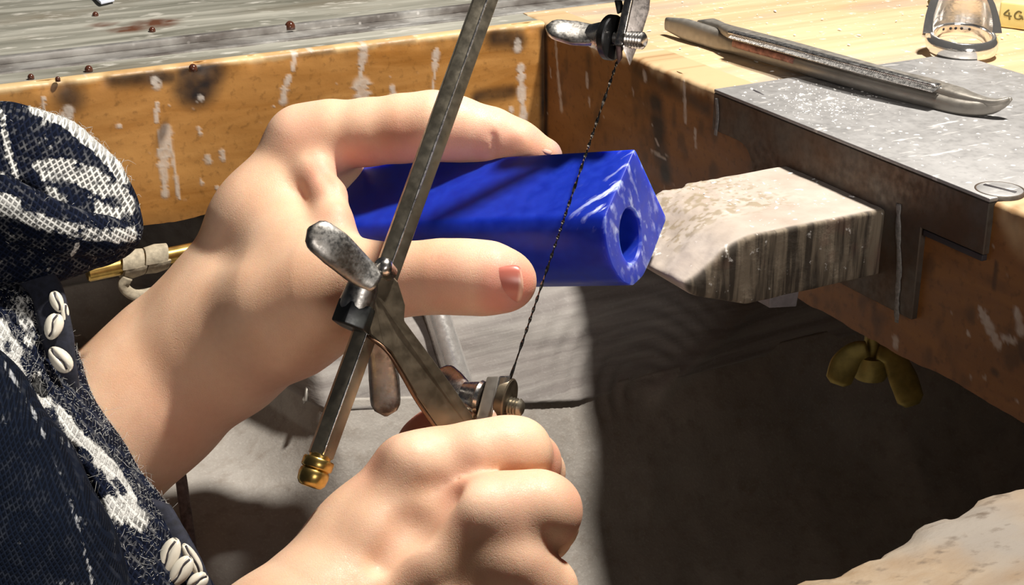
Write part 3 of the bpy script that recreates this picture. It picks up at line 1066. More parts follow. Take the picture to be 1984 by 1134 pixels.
# cord sewn down the pouch at the left
def pouch_yz(u, v, off=0.0):
    """where the sight line meets the sloping leather"""
    d = ray(u, v)
    best = None
    prof = spline([(0.010, -0.0645), (-0.030, -0.080), (-0.0615, -0.103), (-0.0800, -0.137), (-0.114, -0.200), (-0.175, -0.258), (-0.28, -0.282)], 400)
    for t in np.linspace(0.45, 0.9, 1801):
        p = CAM + d * t
        k = np.argmin(np.hypot(prof[:, 0] - p[1], prof[:, 1] - p[2]))
        e_ = np.hypot(prof[k, 0] - p[1], prof[k, 1] - p[2])
        if best is None or e_ < best[0]:
            best = (e_, t)
    return CAM + d * (best[1] - off)
v, f = sweep(spline([pouch_yz(a, b, 0.004) for a, b in ((318, 830), (345, 900), (358, 980), (372, 1080), (380, 1134), (388, 1180))], 30), 0.0022, 0.0022, (0, -0.7, 0.7), 10)
obj('seam_cord', v, f, MAT['cord'], pouch)

# brass hanging rod with wound leather strap
br = thing('brass_rod', ony(250, 512, -0.022), 'brass rod under the far apron wound with a pale leather strap', 'rod')
ra, rb = ony(168, 530, -0.022), ony(520, 456, -0.022)
ax_ = unit(rb - ra)
v, f = lathe(ra, ax_, [(0, 0.0), (0, 0.0028), (0.0006, 0.0034), (np.linalg.norm(rb - ra), 0.0034)], 24)
obj('rod', v, f, MAT['brass'], br, angle=40)
def turn(center, r, w, th, tilt, name):
    rings = []
    s = unit(np.cross(ax_, (0, 0, 1)))
    w_ = np.cross(s, ax_)
    for a in np.linspace(0, 2 * math.pi, 41):
        o_ = math.cos(a) * s + math.sin(a) * w_
        sh = ax_ * (tilt * math.sin(a) / 2 + tilt * a / 12)
        c_ = center + sh
        rings.append(np.array([c_ + o_ * (r + th) - ax_ * w, c_ + o_ * (r + th * 1.35), c_ + o_ * (r + th) + ax_ * w, c_ + o_ * r + ax_ * w, c_ + o_ * r - ax_ * w]))
    v, f = loft(rings, True)
    obj(name, v, f, MAT['strap'], br, angle=50)
turn(ony(252, 512, -0.022), 0.0034, 0.0042, 0.0016, 0.0022, 'strap_turn')
turn(ony(297, 502, -0.022), 0.0034, 0.0044, 0.0016, 0.0024, 'strap_turn')
tl = spline([ony(u, w_, -0.0262) for u, w_ in ((246, 538), (240, 556), (262, 572), (300, 566), (345, 548), (400, 530))], 30)
v, f = sweep(tl, 0.0022, 0.0008, (0, -1, 0.5), 10)
obj('strap_tail', v, f, MAT['strap'], br)

# ------------------------------------------------------------------ blue wax tube
wc = at(1225, 425, 0.470)
wl = at(723, 444, 0.512)
wax_ax = unit(wc - wl)
def on_face(u, v, c=wc):
    d = ray(u, v)
    return CAM + d * (((c - CAM) @ wax_ax) / (d @ wax_ax))
oc = [(1230, 288), (1291.5, 423), (1262, 500), (1246, 535), (1226, 554), (1206, 545), (1187, 516), (1176, 480), (1172, 446), (1173, 416)]
OP = [on_face(*p) for p in oc]
ex_ = unit(np.cross((0, 0, 1), wax_ax))
ey_ = np.cross(wax_ax, ex_)
o2 = np.array([[(p - wc) @ ex_, (p - wc) @ ey_] for p in OP])
def rounded(poly, r, straight):
    """polyline with small rounded corners; indices in `straight` keep crisp corners, the others are smooth curve points"""
    out = []
    n = len(poly)
    for i in range(n):
        a, b, c = poly[i - 1], poly[i], poly[(i + 1) % n]
        k = r[i]
        p, q_ = b + unit(a - b) * k, b + unit(c - b) * k
        for t in np.linspace(0, 1, 6):
            out.append((1 - t) ** 2 * p + 2 * t * (1 - t) * b + t * t * q_)
    return np.array(out)
rad = [0.0009, 0.0012, 0.003, 0.002, 0.0012, 0.0016, 0.0026, 0.0026, 0.0022, 0.0012]
o2 = rounded(o2, rad, None)
# even resample of the outline
cl = np.vstack([o2, o2[:1]])
L = np.concatenate([[0], np.cumsum(np.linalg.norm(np.diff(cl, axis=0), axis=1))])
ns = 192
o2 = np.stack([np.interp(np.linspace(0, L[-1], ns, endpoint=False), L, cl[:, k]) for k in (0, 1)], 1)
hc3 = on_face(1222, 456)
hc = np.array([(hc3 - wc) @ ex_, (hc3 - wc) @ ey_])
ang = np.arctan2(o2[:, 1] - hc[1], o2[:, 0] - hc[0])
h2 = hc + 0.0080 * np.stack([np.cos(ang), np.sin(ang)], 1)
def lift(p2, d):
    return wc + np.outer(p2[:, 0], ex_) + np.outer(p2[:, 1], ey_) - wax_ax * d
WL = 0.098
rings, sc_f, fa_f = [], [], []
cen = o2.mean(0)
def addring(p2, d, scf, fa):
    rings.append(lift(p2, d))
    sc_f.append(np.broadcast_to(scf, (ns,)))
    fa_f.append(np.full(ns, fa))
# where the knife has scraped: along the upper left edges of the face
pA, pD = o2[0], None
Aw = np.array([(on_face(1228, 295) - wc) @ ex_, (on_face(1228, 295) - wc) @ ey_])
Dw = np.array([(on_face(1174, 412) - wc) @ ex_, (on_face(1174, 412) - wc) @ ey_])
def segd(p, a, b):
    t = np.clip(((p - a) @ (b - a)) / ((b - a) @ (b - a)), 0, 1)
    return np.linalg.norm(p - a - t[:, None] * (b - a), axis=1)
edgeAD = 1 - sstep(0.0006, 0.0022, segd(o2, Aw, Dw))
base_sc = 0.25 + 0.75 * edgeAD
addring(h2, 0.060, 0.0, 0.0)
for d in np.linspace(0.05, 0.004, 8):
    addring(h2 + 0.00012 * rng.standard_normal((ns, 1)) * 0, d, 0.0, 0.0)
addring(h2, 0.0008, 0.1, 0.4)
addring(hc + (h2 - hc) * 1.06, 0.0, 0.8, 1.0)
for s in np.linspace(0.12, 0.985, 12):
    addring(h2 * (1 - s) + o2 * s, 0.0, np.maximum(0.35 + 0.4 * (s < 0.35), edgeAD * (s > 0.8)), 1.0)
addring(cen + (o2 - cen) * 0.998, 0.0002, base_sc, 0.8)
addring(o2, 0.0009, base_sc, 0.5)
fade = lambda d: edgeAD * (1 - sstep(0.001, 0.006, d)) + 0.9 * (1 - sstep(0.002, 0.016, d)) * np.clip(1 - segd(o2, Dw, Dw * 0.6 + Aw * 0.4) / 0.006, 0, 1)
for d in np.concatenate([np.linspace(0.0016, 0.02, 22), np.linspace(0.024, WL - 0.002, 24)]):
    addring(o2, d, fade(d), 0.0)
addring(cen + (o2 - cen) * 0.97, WL, 0.0, 0.0)
addring(cen + (o2 - cen) * 0.30, WL, 0.0, 0.0)
V, F = loft(rings, cap=False)
F.append(list(range(ns)))
F.append([(len(rings) - 1) * ns + i for i in range(ns)][::-1])
wax = obj('wax_tube', V, F, MAT['wax'], smooth=True, attrs=dict(scuff=np.concatenate(sc_f), face=np.concatenate(fa_f)), origin=wc - wax_ax * WL / 2, angle=28)
bm = bmesh.new(); bm.from_mesh(wax.data); bmesh.ops.recalc_face_normals(bm, faces=bm.faces); bm.to_mesh(wax.data); bm.free()
tag(wax, 'faceted royal blue carving wax tube with a round bore, gripped in the left hand', 'wax tube')

# ------------------------------------------------------------------ piercing saw
saw = thing('piercing_saw', at(850, 1000, 0.452), 'steel jeweller\'s piercing saw with wing nuts and a fine twisted blade across the blue wax', 'saw')
def path_t(u0, v0, t0, u1, v1, t1):
    a, b = at(u0, v0, t0), at(u1, v1, t1)
    return a, b
# faceted back bar
ba, bb = path_t(1012, -200, 0.454, 621, 884, 0.423)
bd = unit(bb - ba)
view = unit((ba + bb) / 2 - CAM)
sx = unit(np.cross(bd, view))
sy = np.cross(sx, bd)
def bar_ring(c, r, flat=1.0, n=6, rot=0.0):
    th = np.linspace(0, 2 * math.pi, n, endpoint=False) + rot
    return [c + sx * math.cos(a) * r + sy * math.sin(a) * r * flat for a in th]
oct_ = bar_ring(ba, 0.0038, 0.85, 6, math.radians(38))
v, f = prism(oct_, bb - ba, 0.00025, 2)
obj('back_bar', v, f, MAT['saw'], saw, angle=25)
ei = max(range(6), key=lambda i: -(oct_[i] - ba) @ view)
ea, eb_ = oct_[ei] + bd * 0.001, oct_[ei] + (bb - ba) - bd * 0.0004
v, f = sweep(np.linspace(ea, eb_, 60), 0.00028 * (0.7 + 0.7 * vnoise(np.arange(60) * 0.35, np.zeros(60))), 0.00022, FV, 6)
obj('edge_glint', v, f, MAT['tool_light'], saw)  # bright strip standing in for light caught on the bar's near edge
# brass end cap
v, f = lathe(bb - bd * 0.0004, bd, [(0, 0.0), (0, 0.0030), (0.0012, 0.0030), (0.0012, 0.0040), (0.0016, 0.0043), (0.0036, 0.0043), (0.0040, 0.0040), (0.0042, 0.0036),
                                   (0.0046, 0.0040), (0.0058, 0.0042), (0.0078, 0.0039), (0.0088, 0.0031), (0.0090, 0.0024), (0.0080, 0.0020), (0.0060, 0.0019), (0.0060, 0.0)], 32, cap=False)
obj('brass_cap', v, f, MAT['brass'], saw, angle=40)

def plate_px(outline, th, bev=0.0005, seg=2, dirn=None):
    pts = [at(*p) for p in outline]
    return prism(pts, (unit(np.mean(pts, axis=0) - CAM) if dirn is None else dirn) * th, bev, seg)

# lower arm: pointed clamp around the bar, running down to the blade clamp
tA = 0.4235
arm_t = lambda u: tA + max(0, u - 760) * 0.0001
arm = [(736, 513), (752, 524), (772, 546), (786, 592), (784, 622), (842, 700), (880, 752), (917, 808), (912, 836), (852, 834), (806, 768), (757, 683), (742, 672), (716, 650), (706, 606), (716, 558)]
dirn = unit(at(760, 620, 0.4350) - CAM) + 0.55 * RV * 0 - 0.35 * sx
v, f = plate_px([(u, w_, arm_t(u)) for u, w_ in arm], 0.0052, 0.0006, 2, unit(dirn))
obj('lower_arm', v, f, MAT['saw_arm'], saw, angle=25)
# strip coloured copper-brown for the warm light on the arm's under edge
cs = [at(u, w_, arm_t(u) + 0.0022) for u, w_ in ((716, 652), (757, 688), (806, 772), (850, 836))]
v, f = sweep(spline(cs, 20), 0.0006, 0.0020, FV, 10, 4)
obj('arm_edge', v, f, m_steel('copper_lit_edge', (0.24, 0.13, 0.075), 0.42, (0.10, 0.06, 0.04), 0, 0.9), saw)
# pivot stud, hex nut and wing nut on the bar clamp
v, f = lathe(at(742, 515, 0.4215), -sx * 0.4 + np.array([0, 0, 1.0]) * 0.4 - FV * 0.6, [(0, 0.0), (-0.004, 0.0024), (0.0, 0.0025), (0.0012, 0.0020), (0.0016, 0.0)], 18, cap=False)
obj('pivot_stud', v, f, MAT['bright'], saw)
nx0, nx1 = at(728, 560, 0.4270), at(668, 590, 0.4310)
v, f = prism(bar_ring(at(694, 590, 0.4235), 0.0055, 0.9, 6, 0.2), bd * 0.0065, 0.0005, 2)
obj('hex_nut', v, f, MAT['black_steel'], saw, angle=25)
v, f = lathe(at(690, 627, 0.4270), bd, [(0, 0.0046), (0.0010, 0.0048), (0.0018, 0.0044), (0.0018, 0.0)], 24, cap=False)
obj('washer', v, f, MAT['black_steel'], saw, angle=30)
v, f = lathe(at(708, 540, 0.4220), unit(at(688, 600, 0.4240) - at(708, 540, 0.4220)), [(-0.001, 0.0), (-0.001, 0.003), (0.002, 0.0042), (0.0085, 0.0050), (0.0085, 0.0)], 24, cap=False)
obj('nut_hub', v, f, MAT['cast'], saw, angle=40)
def wing(name, pts, w, th, up, mat):
    n = 22
    c = spline(pts, n)
    ww = np.interp(np.linspace(0, 1, n), np.linspace(0, 1, len(w)), w)
    k = np.sqrt(np.clip(1 - np.clip((np.linspace(0, 1, n) - 0.86) / 0.14, 0, 1) ** 2, 0.02, 1))
    tt_ = np.interp(np.linspace(0, 1, n), [0, 0.2, 0.8, 1], [th * 1.5, th, th * 0.9, th * 0.8])
    v, f = sweep(c, ww * k, tt_ * (0.4 + 0.6 * k), up, 20, 2.5)
    return obj(name, v, f, mat, saw)
wing('wing', [at(722, 545, 0.4215), at(690, 518, 0.4180), at(650, 482, 0.4130), at(598, 442, 0.4100)], [0.0036, 0.0044, 0.0050, 0.0044], 0.0022, unit(-FV + 0.5 * UV - 0.2 * RV), MAT['cast'])
wing('wing', [at(722, 640, 0.4350), at(736, 680, 0.4390), at(744, 735, 0.4430), at(748, 806, 0.4460)], [0.0028, 0.0036, 0.0043, 0.0043], 0.0015, -FV, MAT['cast'])

# blade: fine twisted wire held between the two clamps
va, vb = at(1196, 118, 0.4725), at(988, 735, 0.4420)
n = 700
T_ = np.linspace(0, 1, n)
C_ = va + np.outer(T_, vb - va)
bdv = unit(vb - va)
q1 = unit(np.cross(bdv, FV))
q2 = np.cross(q1, bdv)
tw = T_ * 2 * math.pi * 13 + 1.5 * np.sin(T_ * 23) + 2.2 * np.sin(T_ * 9 + 1)
rings = []
for i in range(n):
    c1 = q1 * math.cos(tw[i]) + q2 * math.sin(tw[i])
    c2 = -q1 * math.sin(tw[i]) + q2 * math.cos(tw[i])
    rings.append(np.array([C_[i] + c1 * 0.00046, C_[i] + c2 * 0.00024, C_[i] - c1 * 0.00046, C_[i] - c2 * 0.00024]))
v, f = loft(rings)
obj('blade', v, f, m_steel('blade_steel', (0.22, 0.20, 0.18), 0.22, (0.12, 0.11, 0.10), 0.0, 1.0, 0.8, 200), saw, angle=30)

# lower blade clamp
tC = 0.4410
jaw = [(944, 729), (1000, 727), (985, 812), (975, 850), (912, 850), (922, 800)]
v, f = plate_px([(944, 730, tC), (966, 729, tC - 0.001), (952, 815, tC - 0.0015), (945, 850, tC - 0.001), (912, 850, tC), (922, 812, tC)], 0.009, 0.0004)
obj('clamp_jaw', v, f, MAT['tool'], saw, angle=25)
v, f = plate_px([(967, 729, tC - 0.0012), (990, 728, tC - 0.0004), (968, 812, tC), (960, 850, tC), (943, 850, tC - 0.0015), (951, 815, tC - 0.0017)], 0.009, 0.0004)
obj('clamp_jaw', v, f, MAT['bright'], saw, angle=25)
scA = unit(at(1010, 786, 0.4405) - at(880, 755, 0.447))
v, f = lathe(at(972, 772, 0.4445), scA, [(0, 0.0), (0, 0.0062), (0.0022, 0.0062), (0.0026, 0.0058), (0.0026, 0)], 32, cap=False)
obj('clamp_disc', v, f, MAT['saw_arm'], saw, angle=35)
def threads(p0, axis, r, L_, pitch, n=20, per=12):
    """a threaded stud"""
    prof = []
    k = int(L_ / pitch)
    for i in range(k):
        prof += [(i * pitch, r * 0.82), (i * pitch + pitch * 0.5, r)]
    prof += [(L_, r * 0.8), (L_ + 0.0004, r * 0.6), (L_ + 0.0004, 0.0)]
    return lathe(p0, axis, [(-0.004, 0.0), (-0.004, r * 0.82)] + prof, n, cap=False)
v, f = threads(at(985, 786, 0.4425), scA, 0.0027, 0.0040, 0.0009)
obj('clamp_screw', v, f, MAT['saw'], saw, angle=60)
v, f = lathe(at(935, 772, 0.4455), -scA, [(0, 0.0), (0, 0.0048), (0.001, 0.0050), (0.0016, 0.0046), (0.006, 0.0034), (0.0068, 0.0)], 28, cap=False)
obj('nut_hub', v, f, MAT['bright'], saw, angle=40)
wing('wing', [at(915, 772, 0.4475), at(898, 758, 0.4500), at(876, 738, 0.4530), at(852, 716, 0.4560)], [0.0024, 0.0030, 0.0036, 0.0034], 0.0016, unit(-FV + 0.6 * UV), MAT['bright'])
wing('wing', [at(918, 790, 0.4455), at(905, 812, 0.4470), at(895, 840, 0.4480), at(888, 862, 0.4490)], [0.0024, 0.0030, 0.0034, 0.0032], 0.0015, -FV, MAT['bright'])

# upper arm and blade clamp
v, f = plate_px([(1010, -150, 0.450), (1040, -205, 0.450), (1255, -120, 0.4620), (1262, -60, 0.4655), (1225, -50, 0.4650)], 0.0055, 0.0006)
obj('upper_arm', v, f, MAT['saw_arm'], saw, angle=25)
tU = 0.4670
v, f = plate_px([(1226, -70, tU), (1238, -68, tU - 0.001), (1206, 88, tU + 0.001), (1189, 87, tU + 0.0015)], 0.0075, 0.0003)
obj('clamp_plate', v, f, MAT['bright'], saw, angle=25)
v, f = plate_px([(1239, -68, tU - 0.001), (1266, -60, tU), (1258, 20, tU + 0.001), (1240, 78, tU + 0.002), (1232, 98, tU + 0.002), (1220, 128, tU + 0.0022), (1208, 96, tU + 0.001), (1206, 88, tU + 0.001)], 0.0055, 0.0004)
obj('clamp_plate', v, f, m_steel('clamp_grey_steel', (0.55, 0.50, 0.47), 0.38, (0.40, 0.36, 0.33), 0, 1.0, 0.8, 150), saw, angle=25)
v, f = plate_px([(1190, 0, tU + 0.004), (1205, 0, tU + 0.004), (1210, 22, tU + 0.004), (1196, 28, tU + 0.004)], 0.004, 0.0004)
obj('clamp_stop', v, f, MAT['black_steel'], saw, angle=25)
scU = unit(at(1240, 78, 0.4660) - at(1120, 66, 0.4780))
v, f = lathe(at(1177, 72, 0.4735), scU, [(0, 0.0), (0, 0.0064), (0.0004, 0.0068), (0.0022, 0.0068), (0.0026, 0.0064), (0.0026, 0)], 32, cap=False)
obj('washer', v, f, MAT['black_steel'], saw, angle=35)
v, f = threads(at(1215, 76, 0.4690), scU, 0.0026, 0.0058, 0.00095)
obj('clamp_screw', v, f, MAT['bright'], saw, angle=60)
v, f = lathe(at(1178, 72, 0.4735), -scU, [(0, 0.0), (0, 0.0050), (0.0012, 0.0052), (0.0018, 0.0046), (0.0062, 0.0034), (0.0072, 0.0)], 28, cap=False)
obj('nut_hub', v, f, MAT['bright'], saw, angle=40)
wing('wing', [at(1165, 70, 0.4750), at(1142, 68, 0.4760), at(1112, 64, 0.4770), at(1058, 53, 0.4780)], [0.0034, 0.0042, 0.0048, 0.0036], 0.0020, unit(-FV * 0.75 + UV * 0.6 - 0.1 * RV), MAT['cast'])
v, f = plate_px([(1150, 62, 0.4745), (1178, 75, 0.4740), (1174, 100, 0.4735), (1166, 98, 0.4740), (1154, 76, 0.4745)], 0.004, 0.0006)
obj('wing_root', v, f, m_steel('copper_tint', (0.55, 0.36, 0.29), 0.35, (0.35, 0.2, 0.16), 0, 1.0), saw, angle=30)
v, f = plate_px([(1192, 88, tU + 0.003), (1206, 90, tU + 0.003), (1206, 112, tU + 0.004), (1197, 126, tU + 0.0045)], 0.0035, 0.0004)
obj('jaw_tip', v, f, m_steel('brown_jaw', (0.16, 0.10, 0.09), 0.5, (0.08, 0.05, 0.05), 0, 0.8), saw, angle=30)
# handle in the fist
ha, hb = at(945, 850, 0.4475), at(850, 1210, 0.4440)
v, f = lathe(ha, hb - ha, [(0, 0.0), (0, 0.0045), (0.006, 0.0050), (0.008, 0.0068), (0.022, 0.0086), (0.045, 0.0080), (0.058, 0.0062), (0.06, 0.0)], 28, cap=False)
obj('handle', v, f, MAT['handle'], saw)

# ------------------------------------------------------------------ loose tools in the pouch
sr = thing('steel_tool_shank', pouch_yz(905, 800, 0.008), 'polished round steel shank standing in the pouch behind the saw, below the thumb', 'steel rod')
a_, b_ = pouch_yz(802, 470, 0.030), pouch_yz(905, 790, 0.010)
v, f = lathe(a_, b_ - a_, [(0, 0), (0, 0.0045), (0.0006, 0.0050), (np.linalg.norm(b_ - a_), 0.0055), (np.linalg.norm(b_ - a_) + 0.0005, 0)], 32, cap=False)
obj('shank', v, f, m_steel('shank_steel', (0.60, 0.58, 0.56), 0.28, (0.42, 0.40, 0.39), 0.0, 0.6, 0.6, 90), sr, angle=40)
db = thing('twist_drill', pouch_yz(588, 782, 0.004), 'thin dark twist drill lying on the pouch just below the left wrist', 'drill bit')
a_, b_ = pouch_yz(626, 655, 0.006), pouch_yz(588, 783, 0.004)
n = 120
dA = unit(b_ - a_)
q1 = unit(np.cross(dA, FV))
q2 = np.cross(q1, dA)
rings = []
for i, t in enumerate(np.linspace(0, 1, n)):
    th = np.linspace(0, 2 * math.pi, 14, endpoint=False)
    r = 0.00105 * (0.55 + 0.45 * np.abs(np.cos(th - t * 2 * math.pi * 2.6))) * min(1, (1 - t) * 20 + 0.1)
    rings.append(a_ + (b_ - a_) * t + np.outer(np.cos(th) * r, q1) + np.outer(np.sin(th) * r, q2))
v, f = loft(rings)
obj('fluted_shaft', v, f, MAT['tool'], db)

# ------------------------------------------------------------------ tweezers on the bench
def bz(u, v, z):
    return onz(u, v, z)
tz = thing('tweezers', onz(1620, 150, 0.0), 'long steel tweezers with knurled grip, red paint mark and upcurved points beside the ring', 'tweezers')
near = [bz(1292, 46, 0.0045), bz(1345, 62, 0.0045), bz(1395, 78, 0.004), bz(1430, 90, 0.004), bz(1520, 116, 0.004), bz(1620, 145, 0.004), bz(1720, 172, 0.0038), bz(1800, 192, 0.0036),
        bz(1860, 206, 0.0036), bz(1910, 208, 0.0045), bz(1940, 201, 0.0062), bz(1960, 191, 0.0085)]
n = 60
pn = spline(near, n)
tt = np.linspace(0, 1, n)
hw = np.interp(tt, [0, 0.06, 0.2, 0.27, 0.34, 0.7, 0.85, 0.95, 1], [2.6, 4.2, 4.0, 3.0, 2.9, 2.8, 2.4, 1.4, 0.5]) / 1000
hh = np.interp(tt, [0, 0.06, 0.25, 0.3, 0.75, 0.9, 1], [1.4, 2.4, 3.0, 3.6, 3.4, 2.0, 0.5]) / 1000
v, f = sweep(pn, hh * 0.9, hw * 1.05, (0, 0, 1), 18, 3.0)
na = obj('near_arm', v, f, MAT['tool'], tz)
far = [bz(1358, 42, 0.0075), bz(1392, 50, 0.0085), bz(1430, 66, 0.0090), bz(1520, 90, 0.0090), bz(1620, 118, 0.0088), bz(1720, 146, 0.0082), bz(1790, 163, 0.0076), bz(1835, 176, 0.0070), bz(1880, 190, 0.0066), bz(1925, 198, 0.0068), bz(1956, 191, 0.0086)]
pf = spline(far, n)
hwf = np.interp(tt, [0, 0.05, 0.12, 0.2, 0.75, 0.85, 0.95, 1], [0.8, 2.0, 1.6, 2.2, 2.0, 1.3, 0.9, 0.4]) / 1000
hhf = np.interp(tt, [0, 0.05, 0.12, 0.2, 0.75, 0.85, 0.95, 1], [1.8, 3.2, 2.0, 4.0, 4.0, 2.2, 1.2, 0.4]) / 1000
v, f = sweep(pf, hhf, hwf, (0, 0, 1), 18, 3.5)
fa_ = obj('far_arm', v, f, MAT['tool'], tz)
# bevelled bright edge and knurled strip along the far arm
ks, ke = bz(1418, 57, 0.0108), bz(1818, 166, 0.0094)
kp = spline([bz(1418, 62, 0.0106), bz(1520, 88, 0.0110), bz(1620, 115, 0.0110), bz(1720, 141, 0.0104), bz(1818, 166, 0.0094)], 40)
v, f = sweep(kp, 0.0022, 0.0006, (0, 0.25, 1), 10, 4)
gr = obj('grip_strip', v, f, MAT['tool_light'], tz)
kd = unit(ke - ks)
side_ = unit(np.cross(kd, (0, 0, 1)))
kn = 110
parts = []
for i in range(kn):
    t = (i + 0.5) / kn
    c = spline([bz(1420, 66, 0.0104), bz(1520, 93, 0.0108), bz(1620, 120, 0.0108), bz(1720, 146, 0.0102), bz(1814, 170, 0.0092)], kn)[i] if i == 0 else KC[i]
    if i == 0:
        KC = spline([bz(1420, 66, 0.0104), bz(1520, 93, 0.0108), bz(1620, 120, 0.0108), bz(1720, 146, 0.0102), bz(1814, 170, 0.0092)], kn)
        c = KC[0]
    d_ = np.linalg.norm(ke - ks) / kn * 0.36
    up_ = np.array([0, 0, 1.0]) * 0.0004
    s1 = side_ * 0.0024
    parts.append(([c - kd * d_ - s1, c + kd * d_ - s1, c + kd * d_ + s1 - (0, 0, 0.0012), c - kd * d_ + s1 - (0, 0, 0.0012), c - s1 + up_, c + s1 + up_ - (0, 0, 0.0012)],
                  [[0, 1, 4], [3, 5, 2], [0, 4, 5, 3], [1, 2, 5, 4]]))
v, f = merge(*parts)
kno = obj('knurling', v, f, MAT['tool_light'], gr, smooth=False)
kno['kind'] = 'stuff'
# weld block between the arms at the broad end, red paint on the near arm
v, f = sweep([bz(1400, 62, 0.0058), bz(1440, 78, 0.0058), bz(1480, 92, 0.0056)], 0.0016, 0.0022, (0, 0, 1), 12, 4)
obj('weld_block', v, f, MAT['tool'], tz)
i0, i1 = int(0.28 * n), int(0.40 * n)
v, f = sweep(pn[i0:i1] + np.array([-0.0001, -0.0001, 0.0013]), hh[i0:i1] * 0.92, hw[i0:i1] * np.linspace(0.68, 0.5, i1 - i0), (0, 0, 1), 18, 3.0)
obj('red_paint', v, f, MAT['red'], na)

# ------------------------------------------------------------------ silver ring
rc0 = onz(1868, 119, 0.0)
def ring_builder():
    t_ = float((rc0 - CAM) @ FV)
    sc_ = t_ / FPX
    root = thing('silver_ring', rc0, 'heavy polished silver ring propped upright on the bench with its broad head away', 'ring')
    R = 55 * sc_
    nrm = unit(-FV * 0.46 + UV * 0.89)                      # the bore looks up, leaning a little to the viewer
    e1 = RV
    e2 = unit(np.cross(nrm, e1))
    if e2 @ FV < 0:
        e2 = -e2
    c = at(1866, 66, t_ + 0.006)
    rings = []
    for a in np.linspace(0, 2 * math.pi, 120, endpoint=False):
        o_ = e1 * math.cos(a) + e2 * math.sin(a)
        k = sstep(-0.25, 0.9, math.sin(a))                  # the far side rises into the head
        lo_, hi_ = -0.0074 + 0.0030 * k, 0.0 + 0.0010 * k
        th = 0.0020 + 0.0004 * k
        prof = [(0.0, lo_ + 0.0006), (0.0004, lo_), (th, lo_ + 0.0004), (th + 0.0010, lo_ * 0.62 + hi_ * 0.38), (th + 0.0008, hi_ - 0.0022), (th, hi_ - 0.0006),
                (th * 0.75, hi_), (0.0007, hi_), (0.0001, hi_ - 0.0005), (0.0, hi_ - 0.002)]
        rings.append(np.array([c + o_ * (R + r) + nrm * h for r, h in spline(prof + prof[:1], 31)[:-1]]))
    v, f = loft(rings + [rings[0]], cap=False)
    obj('band', v, f, MAT['silver'], root)
    # broad shield-shaped head standing on the far side
    hr = []
    for h, w0, w1 in ((-0.0030, 20, 160), (0.0000, 4, 176), (0.0030, 10, 170), (0.0062, 18, 162), (0.0100, 28, 152), (0.0135, 40, 140), (0.0160, 58, 122), (0.0170, 75, 105)):
        row = []
        aa = np.radians(np.linspace(w0, w1, 24))
        for a in aa:
            row.append(c + (e1 * math.cos(a) + e2 * math.sin(a)) * (R + 0.0006 + 0.0005 * math.sin(h * 300)) + nrm * h)
        for a in aa[::-1]:
            row.append(c + (e1 * math.cos(a) + e2 * math.sin(a)) * (R + 0.0046 - max(0, h) * 0.08) + nrm * h)
        hr.append(np.array(row))
    v, f = loft(hr, cap=True)
    obj('head', v, f, MAT['silver'], root, angle=60)
    for a in (62, 78, 90, 101, 118):
        o_ = e1 * math.cos(math.radians(a)) + e2 * math.sin(math.radians(a))
        p_ = c + o_ * (R + 0.0003) + nrm * (-0.0012)
        v, f = lathe(p_, -o_, [(-0.0006, 0.0), (-0.0006, 0.0006), (0.00035, 0.0006), (0.00035, 0.0)], 12, cap=False)
        obj('drilled_hole', v, f, MAT['slit'], root)
    return root
ring_builder()

# yellow block with the pencilled 4G
yb0 = onz(1932, 52, 0.0)
yb1 = onz(2060, 68, 0.0)
yd = unit(yb1 - yb0)
yn = np.array([-yd[1], yd[0], 0])
yb_ = thing('yellow_block', (yb0 + yb1) / 2 + yn * 0.01, 'pale yellow block pencilled 4G in the top right corner beside the ring', 'block')
v, f = prism([yb0, yb0 + (yb1 - yb0), yb0 + (yb1 - yb0) + yn * 0.02, yb0 + yn * 0.02], (0, 0, 0.011), 0.0010, 3)
obj('block', v, f, MAT['yellow'], yb_, angle=40)
def pencil(lst, name):
    prt = []
    for pl in lst:
        pts_ = [yb0 + yd * (x / 1000) + np.array([0, 0, z / 1000]) - yn * 0.00005 for x, z in pl]
        prt.append(sweep(spline(pts_, max(6, 5 * len(pts_))), 0.00038, 0.00012, -yn, 8))
    v, f = merge(*prt)
    obj(name, v, f, MAT['pencil'], yb_)
pencil([[(4.2, 7.9), (2.4, 5.6), (5.6, 5.2)], [(4.3, 6.8), (4.9, 3.6)]], 'pencilled_digit')
pencil([[(9.6, 7.2), (8.2, 7.6), (6.9, 6.2), (7.3, 4.6), (9.0, 4.4), (9.9, 5.6), (8.6, 5.9)], [(9.9, 5.7), (10.4, 4.3)]], 'pencilled_letter')
cl_ = onz(1812, 12, 0.0)  # rounded olive mound behind the ring
v, f = lathe(cl_, (0, 0, 1), [(0, 0.0), (0, 0.003), (0.002, 0.0036), (0.0045, 0.0026), (0.0055, 0.0)], 20, cap=False)
tag(obj('small_lump', v + (0.0006 * (vnoise(v[:, 0] * 700, v[:, 1] * 700, v[:, 2] * 700) - 0.5))[:, None], f, MAT['lump_olive']), 'small olive lump behind the silver ring', 'lump')

